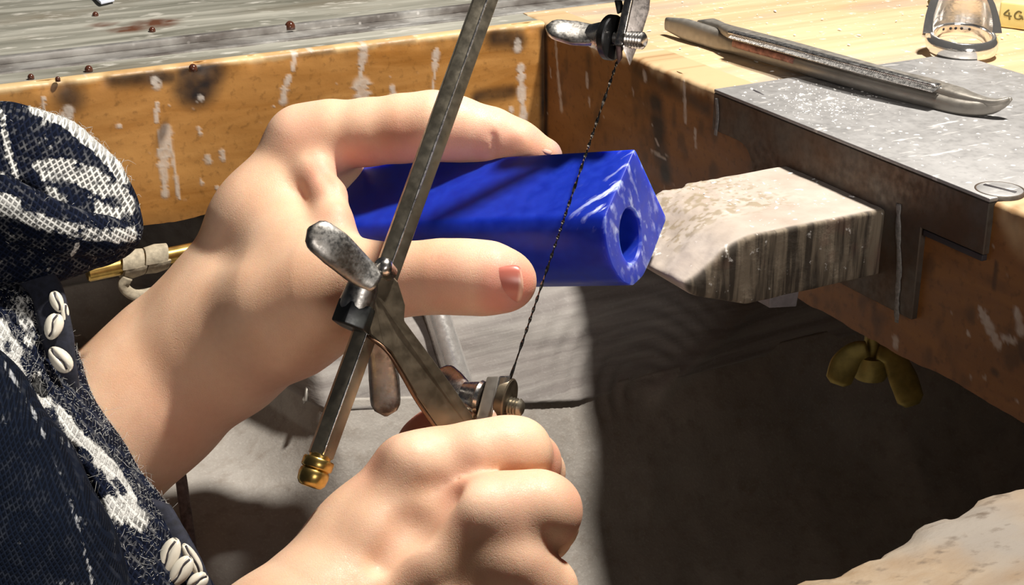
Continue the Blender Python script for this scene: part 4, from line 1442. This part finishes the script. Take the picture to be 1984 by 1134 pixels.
# ------------------------------------------------------------------ wax drops, paper, flakes
drops = [(185, 28, 4.4, 'dark round wax drop on the grey board near the paper scrap'), (562, 50, 7.2, 'large shiny brown wax drop on the metal rail'),
         (172, 134, 5.0, 'flat reddish wax drop on the edge above the small scorch mark'), (374, 132, 5.5, 'red wax drop above the largest scorch mark'), (60, 149, 4.0, 'leftmost dark wax drop on the bench edge'),
         (295, 58, 4.6, 'brown wax drop on the rust-stained patch of the grey board'), (112, 153, 3.2, 'tiny wax drop on the bench edge between two larger drops')]
for u, w_, r, lab in drops:
    yy = onz(u, w_)
    z0 = 0.0002 if yy[1] < 0.019 else (-0.0012 if yy[1] < 0.0385 else 0.0004)
    p = onz(u, w_ + r * 0.5, z0)
    r_ = r * 0.95 / FPX
    v, f = lathe(p, (0, 0, 1), [(-0.0006, 0), (-0.0006, r_ * 0.98), (r_ * 0.35, r_), (r_ * 0.8, r_ * 0.82), (r_ * 1.15, r_ * 0.5), (r_ * 1.28, r_ * 0.2), (r_ * 1.3, 0)], 18, cap=False)
    tag(obj('wax_drop', v * 1.0, f, MAT['waxdrop']), lab, 'wax drop', 'wax drops on the bench')
a_ = onz(188, 6, 0.0014)
v, f = prism([onz(196, 9, 0.0014), onz(222, 3, 0.0014), onz(215, -22, 0.0014), onz(170, -14, 0.0014)], (0, 0, 0.0012), 0.0002)
tag(obj('paper_scrap', v, f, MAT['paper']), 'pale bluish paper scrap on the grey board at the top edge', 'paper')
# wax shavings scattered on plate, pin and wood: too many to count
prt = []
def shaving(p, s, el):
    a = rng.random() * 6.28
    k = 6
    th = np.linspace(0, 2 * math.pi, k, endpoint=False)
    r = s * (0.6 + 0.7 * rng.random(k))
    x, y = np.cos(th) * r * el, np.sin(th) * r
    ca, sa = math.cos(a), math.sin(a)
    base = np.stack([x * ca - y * sa, x * sa + y * ca, np.zeros(k)], 1)
    top = base * 0.6
    top[:, 2] = s * 0.5
    prt.append((np.vstack([base, top]) + p, [list(range(k, 2 * k))] + [[i, (i + 1) % k, k + (i + 1) % k, k + i] for i in range(k)]))
for _ in range(420):
    u, w_ = rng.normal(1590, 70), rng.normal(200, 22)
    p = onz(u, w_, 0.0012)
    if p[0] > 0.0 and p[0] < xr and ya < p[1] < yb:
        shaving(p, 0.00012 + 0.0003 * rng.random() ** 3, 1 + rng.random() * 1.5)
for _ in range(260):
    p = np.array([rng.uniform(0.0, xr), rng.uniform(ya, yb), 0.0012])
    shaving(p, 0.00012 + 0.00045 * rng.random() ** 4, 1 + rng.random() * 2.5)
for _ in range(120):
    p = np.array([rng.uniform(0.02, 0.22), rng.uniform(-0.12, 0.01), 0.0002])
    shaving(p, 0.00015 + 0.0006 * rng.random() ** 4, 1 + rng.random() * 2.0)
for _ in range(150):
    p = np.array([rng.uniform(-0.045, -0.003), rng.uniform(-0.222, -0.176), -0.0157])
    shaving(p, 0.00012 + 0.0005 * rng.random() ** 4, 1 + rng.random() * 2.5)
v, f = merge(*prt)
fl_ = obj('wax_shavings', v, f, MAT['flake'], smooth=False)
tag(fl_, 'fine white wax shavings and dust scattered over plate and pin', 'shavings')
fl_['kind'] = 'stuff'

# ------------------------------------------------------------------ the person: two bare arms with hands, woven garment with shells
person = thing('person', at(60, 1300, 0.52), 'person in a navy and white woven wrap sewn with shells, sawing wax', 'person')

def masks(V, lst):
    m = np.zeros(len(V))
    for u, v, t, r, s in lst:
        d = np.linalg.norm(V - mm(u, v, t), axis=1)
        m = np.maximum(m, s * (1 - sstep(r * 0.35, r * 1.15, d)))
    return m

def lines(V, lst):
    m = np.zeros(len(V))
    for p, q, w, s in lst:
        a, b = mm(*p), mm(*q)
        d = b - a
        t = np.clip(((V - a) @ d) / (d @ d), 0, 1)
        r = np.linalg.norm(V - a - t[:, None] * d, axis=1)
        m = np.maximum(m, s * (1 - sstep(w * 0.3, w, r)))
    return m

def largest(V, F):
    """only the main connected surface"""
    lab = np.arange(len(V))
    e = np.vstack([F[:, [0, 1]], F[:, [1, 2]], F[:, [2, 3]]])
    while True:
        m = np.minimum(lab[e[:, 0]], lab[e[:, 1]])
        new = lab.copy()
        np.minimum.at(new, e[:, 0], m)
        np.minimum.at(new, e[:, 1], m)
        new = new[new]
        if (new == lab).all():
            break
        lab = new
    keep = lab == np.bincount(lab).argmax()
    idx = np.cumsum(keep) - 1
    return V[keep], idx[F[keep[F[:, 0]]]]

def pad(pts, r):
    P = np.array(pts)
    return P.min(0) - r, P.max(0) + r

# ---- left arm and hand (holds the wax between thumb and fingers)
LB = [  # forearm, wrist, metacarpals
    [(-330, 1330, 470, 27), (-60, 1090, 492, 27), (120, 925, 508, 26), (235, 810, 514, 23.5), (330, 710, 517, 21.6), (430, 610, 518, 21.0)],
    [(120, 925, 495, 24), (300, 775, 505, 21.5), (415, 675, 505, 20), (470, 610, 503, 20)],
    [(430, 610, 512, 19.5), (520, 440, 508, 17.0), (590, 282, 505, 12.0)],
    [(440, 600, 526, 17.5), (530, 430, 525, 15.0), (606, 290, 524, 11.0)],
    [(450, 610, 534, 16.0), (545, 455, 536, 13.5), (624, 345, 539, 10.5)],
    [(460, 630, 540, 15.0), (560, 500, 545, 12.0), (636, 420, 549, 9.5)],
    [(440, 670, 500, 21), (560, 600, 484, 19.0), (640, 566, 474, 15.0), (700, 552, 468, 12.0)],
    [(520, 430, 502, 15.0), (585, 500, 488, 13.0), (640, 545, 476, 12.0)],
    [(590, 340, 522, 13.0), (610, 460, 520, 14.0), (590, 560, 515, 15.0)],
    [(590, 300, 512, 9.0), (640, 330, 520, 9.5), (672, 350, 530, 9)],
]
LF = [
    [(590, 276, 505, 11.6), (640, 264, 503, 11.0), (715, 256, 500, 10.2), (780, 249, 498, 10.3), (838, 244, 497, 10.5), (885, 250, 498, 9.7), (950, 265, 499, 8.7), (1000, 282, 500, 7.7), (1052, 304, 501, 6.2)],
    [(606, 292, 524, 10.5), (720, 322, 535, 9.2), (810, 350, 540, 9.2), (880, 420, 537, 8.4), (900, 470, 530, 7.2)],
    [(624, 348, 539, 10), (720, 390, 546, 8.8), (790, 420, 547, 8.8), (840, 480, 543, 8.0), (850, 530, 536, 7.0)],
    [(636, 422, 549, 9), (710, 460, 552, 7.8), (760, 480, 550, 7.6), (790, 525, 545, 6.8), (796, 560, 538, 6.0)],
    [(690, 553, 469, 11.8), (745, 546, 465, 10.8), (800, 540, 461, 10.2), (855, 536, 458, 10.3), (905, 537, 456, 10.3), (950, 540, 455, 10.0), (982, 545, 455, 8.6)],
]
allp = [mm(*p[:3]) for c in LB + LF for p in c]
lo, hi = pad(allp, 16)
lo[0] = max(lo[0], mm(-420, 900, 560)[0])
G = Field(lo, hi, 1.0)
D = G.new()
for c in LB:
    G.chain(D, c, 9.0)
# skin fold of the thumb web and the knuckle pad
G.chain(D, [(578, 288, 500, 4.0), (612, 335, 494, 4.6), (638, 380, 486, 4.2), (648, 430, 480, 4.2), (662, 490, 475, 4.0)], 6.0)
E = None
for c in LF:
    d = G.new()
    G.chain(d, c, 3.2)
    E = d if E is None else G.smin(E, d, 1.2)
D = G.smin(D, E, 4.5)
del E, d
# creases
G.cut(D, [(600, 292, 488, 1.0), (630, 330, 484, 1.2), (652, 372, 478, 1.0)], 2.6)
G.cut(D, [(655, 262, 488, 0.6), (690, 298, 489, 1.0)], 2.2)
G.cut(D, [(690, 255, 487, 0.6), (702, 300, 490, 0.8)], 2.0)
G.cut(D, [(955, 262, 490, 0.5), (958, 300, 492, 0.7)], 1.8)
V, F = largest(*G.mesh(D))
V = relax(V, F, 4)
flush_shade = np.maximum(masks(V, [(985, 560, 447, 13, 0.9), (870, 555, 447, 12, 0.40), (745, 570, 452, 16, 0.30), (640, 350, 488, 12, 0.5), (660, 440, 478, 9, 0.55), (585, 255, 497, 12, 0.35), (780, 285, 490, 12, 0.5),
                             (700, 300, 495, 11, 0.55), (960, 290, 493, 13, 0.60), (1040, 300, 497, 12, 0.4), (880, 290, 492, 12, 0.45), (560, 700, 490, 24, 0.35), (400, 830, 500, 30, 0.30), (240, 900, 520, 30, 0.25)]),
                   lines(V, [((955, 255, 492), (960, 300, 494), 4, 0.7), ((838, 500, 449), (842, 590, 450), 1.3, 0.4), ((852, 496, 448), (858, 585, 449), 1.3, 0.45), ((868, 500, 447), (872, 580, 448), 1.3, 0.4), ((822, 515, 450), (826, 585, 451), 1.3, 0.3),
                                ((600, 300, 492), (640, 360, 484), 2.0, 0.5), ((640, 360, 484), (662, 430, 477), 2.0, 0.5), ((690, 262, 489), (700, 305, 492), 2.0, 0.55), ((660, 268, 490), (690, 305, 492), 2.0, 0.5)]))  # fingertip and web redness, with shade of undersides and creases painted in
pale = masks(V, [(560, 225, 500, 14, 0.6), (700, 205, 495, 14, 0.5), (840, 190, 492, 14, 0.7), (960, 225, 493, 12, 0.5), (930, 485, 450, 14, 0.35), (480, 450, 495, 25, 0.3)])  # top light along finger, thumb and hand painted as paler skin
grime = masks(V, [(1085, 296, 500, 5.5, 0.9), (1030, 262, 496, 4, 0.35), (1000, 585, 450, 5, 0.25)])
la = obj('left_arm', mm2w(V), F, MAT['skin'], person, attrs=dict(flush_shade=flush_shade, pale=pale, grime=grime))

def nail(c, axis, nrm, L_, W, R, mat, parent, curve=0.10):
    """a fingernail: a curved shield bent over the fingertip"""
    a, n = unit(axis), unit(np.asarray(nrm) - unit(axis) * (np.asarray(nrm) @ unit(axis)))
    s = np.cross(a, n)
    nu, nv = 15, 13
    P, tip = [], []
    for i in range(nu):
        t = i / (nu - 1) * 2 - 1
        for j in range(nv):
            q_ = (j / (nv - 1) * 2 - 1)
            w = W * (0.90 + 0.10 * t) * (math.sqrt(max(0, 1 - max(0, -t) ** 3.5)) if t < 0 else 1 - 0.16 * t ** 4)
            x = q_ * w / 2
            z = R - math.sqrt(max(R * R - x * x, 0))
            end = (1 - 0.22 * q_ * q_) if t > 0 else 1.0
            P.append(c + a * (t * L_ / 2 * end) + s * x - n * (z + curve * L_ * 0.5 * t * t * (1 if t > 0 else 0.5)))
            tip.append(float(sstep(0.70, 0.86, t * end)))
    P = np.array(P)
    B = P - n * 0.0009
    N = nu * nv
    F_ = grid_faces(nu, nv)
    rim = [i * nv for i in range(nu)] + [(nu - 1) * nv + j for j in range(1, nv)] + [i * nv + nv - 1 for i in range(nu - 2, -1, -1)] + [j for j in range(nv - 2, 0, -1)]
    F_ = F_ + [[i + N for i in q_[::-1]] for q_ in F_] + [[b, a_2, a_2 + N, b + N] for a_2, b in zip(rim, rim[1:] + rim[:1])]
    o_ = obj('fingernail', np.vstack([P, B]), F_, mat, parent, attrs=dict(tip=tip + tip))
    bm_ = bmesh.new(); bm_.from_mesh(o_.data); bmesh.ops.recalc_face_normals(bm_, faces=bm_.faces); bm_.to_mesh(o_.data); bm_.free()
    return o_

tc = mm2w(np.array([mm(975, 561, 445.6)]))[0]
ta = unit(at(982, 548, 0.455) - at(880, 538, 0.457))
nail(tc, ta + FV * 0.10, -FV * 0.88 - UV * 0.45, 0.0112, 0.0128, 0.0080, MAT['nail'], la)
nail(mm2w(np.array([mm(1048, 272, 497.5)]))[0], unit(at(1052, 304, 0.501) - at(950, 266, 0.499)), UV * 0.9 - FV * 0.35 + RV * 0.15, 0.0105, 0.0088, 0.0058, MAT['nail_pale'], la)

# ---- right hand (fist round the saw handle) and forearm
RB = [
    [(250, 1640, 395, 32), (420, 1440, 402, 29), (560, 1290, 410, 24), (640, 1190, 416, 20)],
    [(470, 1400, 425, 28), (600, 1270, 432, 24), (680, 1180, 436, 19)],
    [(620, 1215, 424, 18), (715, 1060, 427, 15.5), (800, 925, 430, 11.4)],
    [(660, 1235, 421, 17), (800, 1110, 420, 14.0), (925, 1008, 419, 11.2)],
    [(690, 1270, 423, 16), (850, 1180, 421, 13.0), (985, 1108, 420, 10.8)],
    [(700, 1310, 428, 15), (880, 1260, 428, 12.0), (1005, 1215, 429, 9.8)],
    [(660, 1220, 440, 17), (730, 1080, 450, 13), (790, 970, 464, 11.0)],
    [(740, 1060, 442, 12), (800, 960, 448, 9.0), (830, 935, 446, 8)],
    [(760, 1120, 436, 16), (860, 1120, 440, 14), (930, 1140, 442, 12)],
]
RF = [
    [(800, 922, 430, 11.0), (855, 900, 428, 9.6), (920, 884, 428, 9.0), (975, 874, 430, 8.9), (1003, 874, 433, 8.7), (1028, 896, 444, 8.0), (1040, 915, 455, 7.6), (1010, 930, 470, 7.0), (960, 930, 476, 6.4)],
    [(925, 1006, 419, 11.0), (985, 990, 416, 9.8), (1040, 984, 418, 9.4), (1056, 990, 421, 9.3), (1056, 1012, 434, 8.8), (1050, 1030, 450, 8.4), (1010, 1035, 468, 7.6), (950, 1030, 474, 6.8)],
    [(988, 1112, 420, 10.6), (1022, 1128, 418, 9.2), (1052, 1142, 422, 8.8), (1056, 1150, 430, 8.6), (1046, 1160, 452, 8.0), (1000, 1160, 468, 7.2), (930, 1150, 474, 6.4)],
    [(1006, 1218, 429, 9.6), (1035, 1235, 428, 8.2), (1052, 1248, 432, 7.8), (1046, 1262, 452, 7.2), (990, 1265, 464, 6.4)],
    [(792, 965, 465, 11.0), (812, 905, 474, 9.6), (830, 866, 479, 9.0), (850, 846, 479, 8.4), (880, 838, 477, 7.4)],
]
allp = [mm(*p[:3]) for c in RB + RF for p in c]
lo, hi = pad(allp, 35)
hi[2] -= 20
G = Field(lo, hi, 0.9)
D = G.new()
for c in RB:
    G.chain(D, c, 8.0)
# knuckle heads and tendons
for u, v, t, r in ((800, 896, 421.3, 7.0), (930, 990, 410.6, 7.2), (986, 1090, 411.6, 7.0)):
    G.chain(D, [(u, v, t, r), (u + 6, v - 2, t, r)], 6.0)
G.chain(D, [(915, 1000, 411.5, 4.2), (820, 1090, 408.5, 3.6), (700, 1210, 405, 3.4)], 7.0)
G.chain(D, [(975, 1100, 413, 4.0), (870, 1180, 411, 3.4), (740, 1260, 409, 3.2)], 7.0)
G.chain(D, [(790, 910, 421, 4.0), (715, 1030, 415, 3.2), (640, 1160, 409, 3.0)], 7.0)
G.chain(D, [(945, 1030, 416, 9.0), (1000, 1090, 416, 9.0)], 6.0)
G.chain(D, [(850, 1030, 418.5, 8.0), (905, 1065, 417.5, 8.0), (960, 1085, 417.5, 7.5)], 8.0)
E = None
for c in RF:
    d = G.new()
    G.chain(d, c, 3.0)
    E = d if E is None else G.smin(E, d, 0.6)
D = G.smin(D, E, 4.0)
del E, d
G.cut(D, [(862, 958, 410.5, 3.0), (800, 1020, 408.5, 3.0), (740, 1090, 406, 2.0)], 6.0)
G.cut(D, [(895, 940, 418.0, 1.0), (940, 944, 419.0, 1.8), (1000, 930, 421, 1.8), (1052, 926, 428, 1.4)], 2.0)
G.cut(D, [(1012, 1084, 411, 1.2), (1040, 1090, 413, 1.8), (1074, 1086, 422, 1.4)], 1.8)
for k in range(3):
    G.cut(D, [(1018 + k * 7, 838 + k * 9, 430 + k * 2, 0.3), (1030 + k * 7, 862 + k * 9, 428 + k * 3, 0.3)], 1.4)
V, F = largest(*G.mesh(D))
V = relax(V, F, 4)
flush_shade = masks(V, [(985, 1000, 410, 10, 0.35), (900, 960, 415, 10, 0.4), (1000, 1085, 414, 12, 0.45), (745, 920, 425, 12, 0.38), (960, 1040, 412, 10, 0.30), (1105, 1030, 420, 10, 0.40), (1100, 970, 418, 9, 0.35), (840, 836, 474, 22, 0.75),
                  (1060, 900, 440, 10, 0.5), (880, 1000, 412, 9, 0.25), (800, 1050, 412, 14, 0.15), (1040, 1130, 412, 9, 0.2), (905, 920, 420, 8, 0.25)])  # skin redness, with shade in the valleys between knuckles painted in
pale = masks(V, [(805, 882, 420, 11, 0.85), (935, 985, 404, 11, 0.85), (985, 1085, 406, 10, 0.5), (940, 840, 421, 14, 0.5), (1040, 965, 410, 12, 0.45), (1000, 830, 425, 9, 0.5), (700, 1080, 410, 30, 0.3)])  # top light on knuckles and fingers painted as paler skin
ra_ = obj('right_arm', mm2w(V), F, MAT['skin'], person, attrs=dict(flush_shade=flush_shade, pale=pale, grime=np.zeros(len(V))))
nail(mm2w(np.array([mm(866, 822, 472)]))[0], unit(at(872, 836, 0.478) - at(838, 842, 0.481)), -FV * 0.4 + UV * 0.8 + RV * 0.1, 0.010, 0.010, 0.007, MAT['nail_pale'], ra_)

# ---- woven wrap
def px_of(V):
    t = V[:, 2]
    return np.stack([V[:, 0] / t * FPX + 992.0, 567.0 - V[:, 1] / t * FPX], 1)

def stroke_uv(q, lst):
    m = np.zeros(len(q))
    for pts, w, s in lst:
        P = np.array(pts, float)
        for a, b in zip(P[:-1], P[1:]):
            d = b - a
            t = np.clip(((q - a) @ d) / (d @ d + 1e-9), 0, 1)
            r = np.linalg.norm(q - a - t[:, None] * d, axis=1)
            m = np.maximum(m, s * (1 - sstep(w * 0.6, w * 1.2, r)))
    return m

def cloth_obj(name, chains, k, h, mat, white, fuzz, rot, cuts=(), noise=1.2, dark=()):
    allp = [mm(*p[:3]) for c in chains for p in c]
    lo, hi = pad(allp, 40)
    R_ = max(p[3] for c in chains for p in c)
    lo, hi = pad(allp, R_ + 6)
    lo[0] = max(lo[0], mm(-330, 700, 460)[0])
    G = Field(lo, hi, h)
    D = G.new()
    for c in chains:
        G.chain(D, c, k)
    for c in cuts:
        G.cut(D, c, 4.0)
    V, F = largest(*G.mesh(D))
    V = relax(V, F, 4)
    # soft puckers
    n_ = (vnoise(V[:, 0] / 9, V[:, 1] / 9, V[:, 2] / 9) - 0.5) * noise
    V[:, 2] += n_
    q = px_of(V)
    w = np.clip(stroke_uv(q, white), 0, 1)
    if dark:
        w = w * (1 - np.clip(stroke_uv(q, dark), 0, 1))
    fz = np.clip(stroke_uv(q, fuzz), 0, 1) * (0.4 + 0.6 * vnoise(q[:, 0] / 9, q[:, 1] / 9))
    # weave coordinates follow the cloth: millimetre frame turned by rot, depth runs over the fold
    ca, sa = math.cos(rot), math.sin(rot)
    X = V[:, 0] * ca + V[:, 1] * sa
    Y = -V[:, 0] * sa + V[:, 1] * ca
    Yw = Y - 0.55 * (V[:, 2] - V[:, 2].min())
    wv = np.stack([X, Yw, 0 * X], 1) / 1000.0
    return obj(name, mm2w(V), F, mat, person, attrs=dict(white=w, fuzz=fz, weave=wv))

fold = cloth_obj('wrap_fold',
    [[(-160, 345, 500, 22), (10, 335, 500, 20.5), (90, 345, 500, 17.5), (160, 385, 500, 14.0), (205, 430, 500, 9.5), (225, 450, 499, 6.5)],
     [(-160, 430, 492, 24), (20, 440, 488, 17), (110, 455, 488, 12.5), (190, 462, 491, 7.5)]],
    8.0, 1.1, MAT['cloth'],
    [([(70, 205), (130, 232), (200, 290), (240, 340)], 17, 0.95), ([(80, 330), (130, 330), (180, 345), (235, 390)], 26, 0.62), ([(85, 380), (130, 410)], 26, 0.52), ([(180, 400), (215, 420), (240, 400)], 22, 0.66),
     ([(0, 215), (15, 290), (35, 350)], 7, 0.85), ([(-40, 330), (0, 350), (25, 375)], 20, 0.7)],
    [([(40, 200), (130, 232), (215, 300)], 9, 0.7), ([(-40, 330), (0, 355), (40, 385)], 14, 0.7)], 0.42,
    cuts=[[(-60, 390, 478, 2), (40, 380, 474, 4.5), (80, 388, 473, 4.0), (120, 400, 475, 2.0)]], dark=[([(150, 395), (172, 402)], 16, 1.0), ([(55, 345), (62, 375)], 20, 1.0)])
hem = cloth_obj('wrap_hem',
    [[(-160, 372, 478, 9), (0, 402, 470, 8.5), (60, 425, 469, 7.5), (130, 448, 471, 6.5), (200, 458, 476, 5.2), (246, 455, 484, 4.0)],
     [(-160, 470, 480, 16), (0, 480, 478, 11), (90, 490, 480, 8.5), (150, 490, 483, 6)]],
    5.0, 1.0, MAT['cloth'],
    [([(-60, 385), (10, 405), (70, 425), (130, 445), (190, 455), (255, 455)], 17, 0.58), ([(150, 475), (140, 492)], 4, 1.0), ([(-60, 365), (30, 395)], 14, 0.9)],
    [([(-60, 370), (20, 395), (80, 418)], 7, 0.6), ([(150, 470), (138, 494)], 4, 1.0), ([(195, 474), (230, 470)], 4, 0.7)], 0.95)
body = cloth_obj('wrap_body',
    [[(-200, 660, 490, 36), (-60, 760, 478, 28), (60, 940, 470, 26), (170, 1120, 462, 26), (280, 1300, 455, 28)],
     [(-60, 600, 486, 14), (30, 640, 484, 12), (80, 730, 482, 9.0), (110, 820, 480, 8), (170, 905, 478, 8.0), (250, 1000, 476, 7.5), (300, 1075, 474, 8), (350, 1170, 472, 10)],
     [(-160, 1000, 462, 40), (-20, 1200, 455, 40)]],
    9.0, 1.3, MAT['cloth'],
    [([(0, 640), (30, 700), (70, 770), (120, 830)], 24, 0.85), ([(60, 800), (100, 880), (130, 900)], 26, 0.75), ([(110, 800), (150, 850), (210, 905), (250, 970)], 18, 1.0), ([(205, 980), (250, 990), (270, 1010)], 24, 0.8),
     ([(190, 1040), (200, 1100)], 22, 0.65), ([(40, 590), (60, 650)], 20, 0.5), ([(0, 760), (20, 800)], 8, 0.5), ([(75, 720), (80, 760)], 8, 0.8), ([(0, 1080), (25, 1134)], 16, 0.8), ([(230, 1000), (290, 1040)], 10, 0.4)],
    [([(0, 645), (40, 730), (110, 815), (150, 860), (215, 905), (262, 985)], 24, 0.95), ([(205, 980), (245, 990)], 20, 0.9), ([(0, 1085), (25, 1134)], 10, 0.7)], 0.75,
    cuts=[[(20, 640, 468, 2), (60, 760, 462, 2.5), (130, 880, 455, 2), (200, 1010, 448, 2)]], noise=2.0,
    dark=[([(95, 800), (128, 862)], 13, 1.0), ([(158, 880), (196, 950)], 15, 1.0), ([(42, 690), (62, 742)], 8, 0.9), ([(225, 930), (240, 955)], 7, 0.8), ([(10, 665), (16, 680)], 8, 0.8)])
panel = cloth_obj('wrap_panel',
    [[(-300, 760, 462, 30), (-120, 830, 452, 26), (-20, 960, 440, 24), (30, 1100, 432, 26), (80, 1300, 425, 30)], [(-260, 1000, 445, 44), (-140, 1250, 436, 44)]],
    8.0, 1.3, MAT['cloth_dark'],
    [([(0, 690), (60, 790), (110, 900), (150, 1010), (180, 1134)], 5, 0.40)], [([(0, 690), (60, 790), (110, 900), (150, 1010), (180, 1134)], 3, 0.4)], 0.5, noise=2.0)

sleeve = cloth_obj('wrap_sleeve',
    [[(395, 1520, 400, 33), (290, 1600, 402, 37), (120, 1600, 425, 38), (-60, 1440, 445, 36)], [(-60, 1440, 445, 36), (-200, 1250, 450, 36)]],
    9.0, 1.6, MAT['cloth'], [([(330, 1400), (380, 1480), (450, 1560)], 24, 0.9), ([(150, 1400), (200, 1500)], 20, 0.7)], [], 0.75, noise=2.0)

# dark edging bands and shells
def band(pts, w, th):
    v, f = sweep(spline([at(*p) for p in pts], 40), w, th, FV, 14, 2.5)
    return obj('edging_band', v, f, MAT['trim'], person)
eb1 = band([(52, 520, 0.478), (88, 560, 0.474), (104, 620, 0.470), (118, 690, 0.469), (134, 745, 0.471), (146, 800, 0.475)], [0.0050] * 20 + list(np.linspace(0.005, 0.0016, 20)), 0.0018)
eb2 = band([(262, 968, 0.468), (290, 1010, 0.464), (318, 1060, 0.460), (345, 1110, 0.457), (372, 1180, 0.455)], list(np.linspace(0.002, 0.0072, 10)) + [0.0078] * 30, 0.0022)
def cowrie(u, w_, t, L_, W, rot, parent, tilt=0.0, first=[None]):
    c = at(u, w_, t)
    ax = math.cos(rot) * RV + math.sin(rot) * UV
    up = unit(-FV + tilt * RV + 0.25 * UV)
    ax = unit(ax - up * (ax @ up))
    sd = np.cross(up, ax)
    nu, nv = 22, 11
    P = []
    for i in range(nv):
        ph = (i / (nv - 1)) * math.pi / 2
        for j in range(nu):
            a = j / nu * 2 * math.pi
            x, y, z = math.cos(a) * math.cos(ph), math.sin(a) * math.cos(ph), math.sin(ph)
            gro = 0.35 * math.exp(-(y / 0.16) ** 2) * (z > 0.3)
            egg = 1 + 0.13 * x
            P.append(c + ax * (x * L_ / 2) + sd * (y * W / 2 * egg) + up * ((z - gro) * W * 0.36))
    F_ = []
    for i in range(nv - 1):
        for j in range(nu):
            k2 = (j + 1) % nu
            F_.append([i * nu + j, i * nu + k2, (i + 1) * nu + k2, (i + 1) * nu + j])
    F_.append(list(range(nu))[::-1])
    F_.append([(nv - 1) * nu + j for j in range(nu)])
    obj('cowrie_shell', P, F_, MAT['shell'], parent)
    sl = [c + ax * (x * L_ / 2) + sd * (W * 0.07 * math.sin(x * 5)) + up * (W * 0.36 * (math.sqrt(max(0, 1 - x * x)) * 0.70) + 0.00012) for x in np.linspace(-0.82, 0.82, 12)]
    v, f = sweep(sl, 0.00034, 0.00022, up, 8)
    obj('shell_slit', v, f, MAT['slit'], parent)
for a in [(110, 585, 0.4690, 0.0068, 0.0040, 1.9, 0.5), (104, 633, 0.4660, 0.0082, 0.0056, 1.35, 0.1), (117, 697, 0.4645, 0.0095, 0.0058, -0.85, 0.0), (126, 612, 0.4695, 0.0075, 0.0026, 1.5, 0.9), (128, 668, 0.4690, 0.0075, 0.0022, 1.6, 0.9)]:
    cowrie(a[0], a[1], a[2], a[3], a[4], a[5], eb1, a[6])
for a in [(326, 1082, 0.4490, 0.0122, 0.0058, 1.25, 0.0), (350, 1108, 0.4475, 0.0100, 0.0054, 1.0, 0.2), (372, 1084, 0.4510, 0.0104, 0.0038, -1.05, 0.5), (292, 1136, 0.4460, 0.0080, 0.0050, 0.1, 0.0), (382, 1128, 0.4500, 0.0070, 0.0048, 0.6, 0.4)]:
    cowrie(a[0], a[1], a[2], a[3], a[4], a[5], eb2, a[6])
# stray fibres along the raised edges of the cloth
def fibres(o, n_, L_, zone):
    me = o.data
    co_ = np.empty(len(me.vertices) * 3)
    no_ = np.empty(len(me.vertices) * 3)
    me.vertices.foreach_get('co', co_)
    me.vertices.foreach_get('normal', no_)
    co_ = co_.reshape(-1, 3) + ROOT[o.name]
    no_ = no_.reshape(-1, 3)
    rel = co_ - CAM
    t = rel @ FV
    u = rel @ RV / t * FPX + 992
    w_ = 567 - rel @ UV / t * FPX
    ok = np.where((u > zone[0]) & (u < zone[1]) & (w_ > zone[2]) & (w_ < zone[3]) & (np.abs(no_ @ FV) < 0.75))[0]
    prt_ = []
    wa = np.empty(len(me.vertices), dtype=np.float32)
    me.attributes['white'].data.foreach_get('value', wa)
    pr = 0.03 + wa[ok]
    for i in rng.choice(ok, min(n_, len(ok)), replace=False, p=pr / pr.sum()):
        d1 = unit(no_[i] + 0.9 * rng.standard_normal(3))
        l = L_ * (0.3 + rng.random())
        p0 = co_[i] - no_[i] * 0.0003
        p = [p0, p0 + d1 * l * 0.5 + rng.standard_normal(3) * l * 0.12, p0 + d1 * l + rng.standard_normal(3) * l * 0.3]
        prt_.append(sweep(spline(p, 5), np.linspace(0.00007, 0.00003, 5), np.linspace(0.00007, 0.00003, 5), (0.2, 0.3, 0.9), 3))
    v, f = merge(*prt_)
    fo = obj('stray_fibres', v, f, bpy.data.materials.get('fibre') or m_plain('fibre', (0.55, 0.55, 0.53), 0.9, 0, 0.1, 100, 0.0), o)
    fo['kind'] = 'stuff'
fibres(fold, 420, 0.0026, (0, 280, 190, 480))
fibres(hem, 260, 0.0024, (0, 280, 350, 520))
fibres(body, 3200, 0.0036, (0, 330, 560, 1134))
